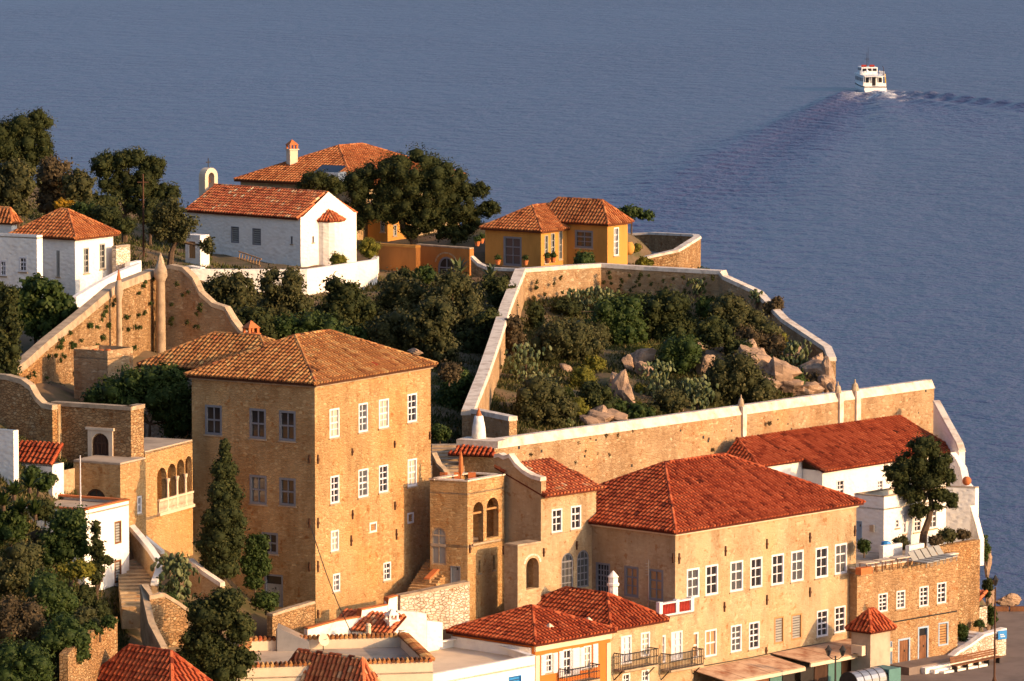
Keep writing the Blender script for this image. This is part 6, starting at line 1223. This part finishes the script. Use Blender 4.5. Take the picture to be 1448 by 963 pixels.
# terrace pine and planters
T('pine_tree', 'leaning pine on the sea terrace before the white house', 333, [(1308, 633, 28, 16), (1290, 655, 30, 16), (1330, 655, 24, 18), (1268, 672, 24, 16), (1312, 678, 32, 14), (1340, 674, 14, 14), (1290, 698, 24, 12), (1328, 700, 18, 10), (1300, 722, 20, 9), (1346, 707, 12, 11), (1275, 690, 18, 10), (1325, 716, 10, 6)], (1303, 776), 'leaf_pine', [(1306, 755), (1313, 735), (1317, 715), (1315, 690)], leaf=.22, elong=.42, cov=.8, tr=.3, sub=.34, limbs=10)
for lb, x, y, r, h, D, mt in (('clipped shrub in a long terracotta planter by the hall end', 1222, 772, 11, 9, 322.5, 'leaf_green'), ('bushy shrub in the white planter', 1274, 767, 13, 9, 330.5, 'leaf_olive'), ('hedge above the pink brick wall', 1340, 757, 16, 9, 331.5, 'leaf_olive'), ('hedge end by the tapering white wall', 1362, 755, 12, 7, 334, 'leaf_brown'), ('shrub beside the leaning pine', 1322, 765, 12, 7, 330.5, 'leaf_brown'), ('hanging shrub on the cliff beside the brick wall', 1393, 775, 7, 24, 338, 'leaf_green'), ('hanging shrub lower on the cliff face', 1397, 830, 8, 18, 338, 'leaf_pine'), ('dark shrub on the cliff foot behind the shed', 1402, 870, 9, 16, 338, 'leaf_green'), ('green shrub by the whitewashed steps', 1361, 893, 10, 14, 331, 'leaf_green'), ('tuft growing on the whitewashed steps', 1385, 882, 8, 5, 333, 'leaf_green')): S(lb, D, [(x, y, r, h)], mt, leaf=.17)
p = atY(1222, 780, 322); mb = MB(); mb.box((p.x, p.y, zter), 1.1, .5, .45, .75); tag(mb.build('planter_box', 'terracotta', loc=p), 'long terracotta planter on the roof terrace', 'planter')
for i, (x, y, w, h, D) in enumerate(((1396, 800, 14, 60, 341), (1400, 845, 18, 50, 341), (1425, 848, 40, 18, 352), (1395, 870, 24, 40, 339))): boulder('grey cliff rock ' + ('beside the tapering white wall', 'under the hanging shrub', 'lying flat behind the quay kerb', 'behind the small tiled shed')[i], D, x, y, w, h, 'rocks at the quay edge', i + 4)
# jars and pots by the ochre house
for i, (x, y, D, h, lb) in enumerate(((889, 352, 420, 1.05, 'big ochre storage jar beside the ochre house'),)):
    p = atY(x, y + 8, D); mb = MB(); mb.lathe(p, [(.25, 0), (.45, .25), (.52, .6), (.4, .95), (.3, 1.0), (.34, 1.06)], 12); tag(mb.build('storage_jar', 'ochre', loc=p, smooth=True), lb, 'jar')
for i, (x, y, D) in enumerate(((704, 374, 402.5), (743, 375, 403.5), (675, 348, 407), (681, 344, 408), (774, 372, 406.3), (782, 371, 406.8))):
    p = atY(x, y, D); th = thing('potted_plant', 'terracotta pot with a small green plant on the ochre house terrace', 'potted plant', p, 'potted plants at the ochre house'); mb = MB(); mb.lathe(p, [(.15, 0), (.24, .35), (.26, .4)], 8); mb.build('pot', 'terracotta', th); V, T_, Q, A = foliage([(p + Vector((0, 0, .6)), .3, .3, .25)], .14); np_mesh('foliage', V, T_, Q, A, 'leaf_green', th)
# ground cover
def scatter(name, label, n, boxpx, D0, D1, h, mat):
    xs = RNG.uniform(0, 1, n); ds = RNG.uniform(D0, D1, n); X = np.array([colX(boxpx[0] + (boxpx[1] - boxpx[0]) * a, d, 14) for a, d in zip(xs, ds)]); Z = ground(X, ds) - .05
    t = RNG.uniform(0, 6.28, n); w = h * .28; hh = h * RNG.uniform(.5, 1.3, n); lx, ly = RNG.normal(size=n) * h * .4, RNG.normal(size=n) * h * .4
    V = np.stack([np.stack([X - w * np.cos(t), ds - w * np.sin(t), Z], 1), np.stack([X + w * np.cos(t), ds + w * np.sin(t), Z], 1), np.stack([X + lx, ds + ly, Z + hh], 1)], 1).reshape(-1, 3)
    th = bpy.data.objects.new(name, None); o0 = Vector((float(X.mean()), float(ds.mean()), float(Z.mean()))); ORG['_s'] = o0
    class Q_: name = '_s'
    bpy.data.objects.remove(th); me = bpy.data.meshes.new(name); V = V - np.array(o0)[None]; F_ = np.arange(3 * n).reshape(n, 3)
    me.vertices.add(3 * n); me.vertices.foreach_set('co', V.astype(np.float32).ravel()); me.loops.add(3 * n); me.loops.foreach_set('vertex_index', F_.ravel().astype(np.int32)); me.polygons.add(n); me.polygons.foreach_set('loop_start', (np.arange(n) * 3).astype(np.int32))
    at = me.attributes.new('val', 'FLOAT', 'FACE'); at.data.foreach_set('value', RNG.uniform(0, 1, n).astype(np.float32)); me.materials.append(MAT[mat]); me.update(calc_edges=True)
    o = bpy.data.objects.new(name, me); COL.objects.link(o); o.location = o0; tag(o, label, 'grass', kind='stuff')
scatter('garden_grass', 'rough grass and weeds covering the walled garden', 42000, (280, 740), 322, 402, .38, 'grass')
scatter('bastion_grass', 'low weeds and dry grass between the bastion rocks', 80000, (690, 1190), 340, 402, .32, 'grass')
scatter('slope_grass', 'rough weeds on the near slope beside the lane', 30000, (-30, 180), 262, 300, .34, 'grass')
scatter('hill_grass', 'weeds on the hilltop around the pines', 16000, (-30, 300), 345, 430, .36, 'grass')
# ---------------------------------------------------------------- ferry
th = thing('ferry_boat', 'small white passenger ferry with red life rafts steaming out to sea', 'boat', (BOAT.x, BOAT.y, SEA))
fv = HEAD; sv = Vector((HEAD.y, -HEAD.x, 0))
def BP(x, y, z): return Vector((BOAT.x, BOAT.y, SEA)) + fv * (y * 1.3) + sv * (x * 1.12) + Vector((0, 0, z * 1.04))     # x starboard, y ahead of the stern
def bbox(mb, x0, x1, y0, y1, z0, z1): mb.hexa([BP(x0, y0, z0), BP(x1, y0, z0), BP(x1, y1, z0), BP(x0, y1, z0), BP(x0, y0, z1), BP(x1, y0, z1), BP(x1, y1, z1), BP(x0, y1, z1)])
mb = MB(); st_ = [(0, 2.2, 1.3), (5, 2.35, 1.35), (10, 2.2, 1.5), (14, 1.3, 1.8), (16.5, .05, 2.1)]; vs = []
for y, w, h in st_: vs += [BP(-w * .8, y, -.6), BP(-w, y, .5), BP(-w, y, h), BP(w, y, h), BP(w, y, .5), BP(w * .8, y, -.6)]
fs = [(j * 6 + i, j * 6 + (i + 1) % 6, (j + 1) * 6 + (i + 1) % 6, (j + 1) * 6 + i) for j in range(4) for i in range(6)] + [(5, 4, 3, 2, 1, 0)]
mb.add(vs, [tuple(reversed(f)) for f in fs]); hull = mb.build('hull', 'boat_white', th)
mb = MB()
for j in range(4):
    (y0, w0, h0), (y1, w1, h1) = st_[j], st_[j + 1]
    for s_ in (-1, 1): mb.hexa([BP(s_ * w0, y0, h0 - .2), BP(s_ * w1, y1, h1 - .2), BP(s_ * (w1 + .06), y1, h1 - .2), BP(s_ * (w0 + .06), y0, h0 - .2), BP(s_ * w0, y0, h0 - .02), BP(s_ * w1, y1, h1 - .02), BP(s_ * (w1 + .06), y1, h1 - .02), BP(s_ * (w0 + .06), y0, h0 - .02)])
bbox(mb, -2.2, 2.2, -.07, 0, 1.1, 1.27); mb.build('rubbing_strake', 'wood_dark', hull)
mb = MB(); bbox(mb, -1.95, 1.95, 2.6, 12, 1.3, 3.35); cab = mb.build('cabin', 'boat_white', th)
mb = MB(); bbox(mb, -2.05, 2.05, .6, 12.4, 3.35, 3.5); mb.build('upper_deck', 'boat_white', th)
for s_ in (-1, 1):
    for i in range(5): mb = MB(); y = 3.4 + i * 1.7; bbox(mb, s_ * 1.96 if s_ > 0 else -1.99, s_ * 1.96 + (.03 if s_ > 0 else 0), y, y + 1.2, 2.15, 2.95); mb.build('window', 'glass', cab)
mb = MB(); bbox(mb, -.5, .5, 2.56, 2.6, 1.35, 3.1); mb.build('cabin_door', 'glass', cab)
for s_ in (-1.3, 1.3): mb = MB(); bbox(mb, s_ - .45, s_ + .45, 2.57, 2.6, 2.0, 3.0); mb.build('window', 'glass', cab)
mb = MB(); bbox(mb, -2.1, -.7, 0, .08, 1.3, 2.0); bbox(mb, .7, 2.1, 0, .08, 1.3, 2.0); mb.build('stern_gate', 'boat_white', th)
for x in (-1.9, -.65, .65, 1.9): mb = MB(); mb.cyl(BP(x, .8, 1.3), BP(x, .8, 3.36), .05, n=6); mb.build('deck_post', 'boat_white', th)
mb = MB(); bbox(mb, -1.6, 1.6, 6.5, 11.2, 3.5, 5.0); wh = mb.build('wheelhouse', 'boat_white', th)
for x in (-1.0, 0, 1.0): mb = MB(); bbox(mb, x - .4, x + .4, 6.46, 6.5, 4.2, 4.75); mb.build('window', 'glass', wh)
for s_ in (-1, 1): mb = MB(); bbox(mb, 1.6 if s_ > 0 else -1.63, 1.63 if s_ > 0 else -1.6, 7, 10.6, 4.2, 4.75); mb.build('window', 'glass', wh)
for x in (-1.0, .6):
    mb = MB(); mb.cyl(BP(x - .5, 7.4, 5.25), BP(x + .5, 7.4, 5.25), .24, n=10); mb.build('life_raft', 'red_paint', th)
mb = MB(); mb.cyl(BP(-.1, 9, 5), BP(-.1, 9, 8.0), .07, .03); mb.cyl(BP(-.6, 9, 6.6), BP(.4, 9, 6.6), .04, n=5); mb.cyl(BP(.2, 9.2, 5), BP(.2, 9.2, 9), .025, n=4); mb.build('mast', 'iron', th)
mb = MB(); mb.tube([BP(1.75, 1.2, 3.5), BP(1.8, 1.2, 5.1), BP(1.5, .8, 5.6)], [.07, .06, .05], 6); mb.build('davit', 'wood_dark', th)
mb = MB(); mb.cyl(BP(2.15, .6, 1.4), BP(2.0, .9, 3.9), .13, n=6); mb.build('gangway', 'yellow_paint', th)
mb = MB()
for i in range(12): y = .8 + i * .5; mb.cyl(BP(-1.95, y, 3.5), BP(-1.95, y, 4.35), .025, n=4); mb.cyl(BP(1.95, y, 3.5), BP(1.95, y, 4.35), .025, n=4)
for s_ in (-1.95, 1.95): mb.cyl(BP(s_, .8, 4.35), BP(s_, 6.4, 4.35), .03, n=4)
mb.cyl(BP(-1.95, .8, 4.35), BP(1.95, .8, 4.35), .03, n=4); mb.build('deck_railing', 'boat_white', th)
mb = MB(); mb.ell(BP(-.6, 6.0, 4.2), .3, .3, .35, 10, 6); mb.build('radar_dome', 'boat_white', th, smooth=True)
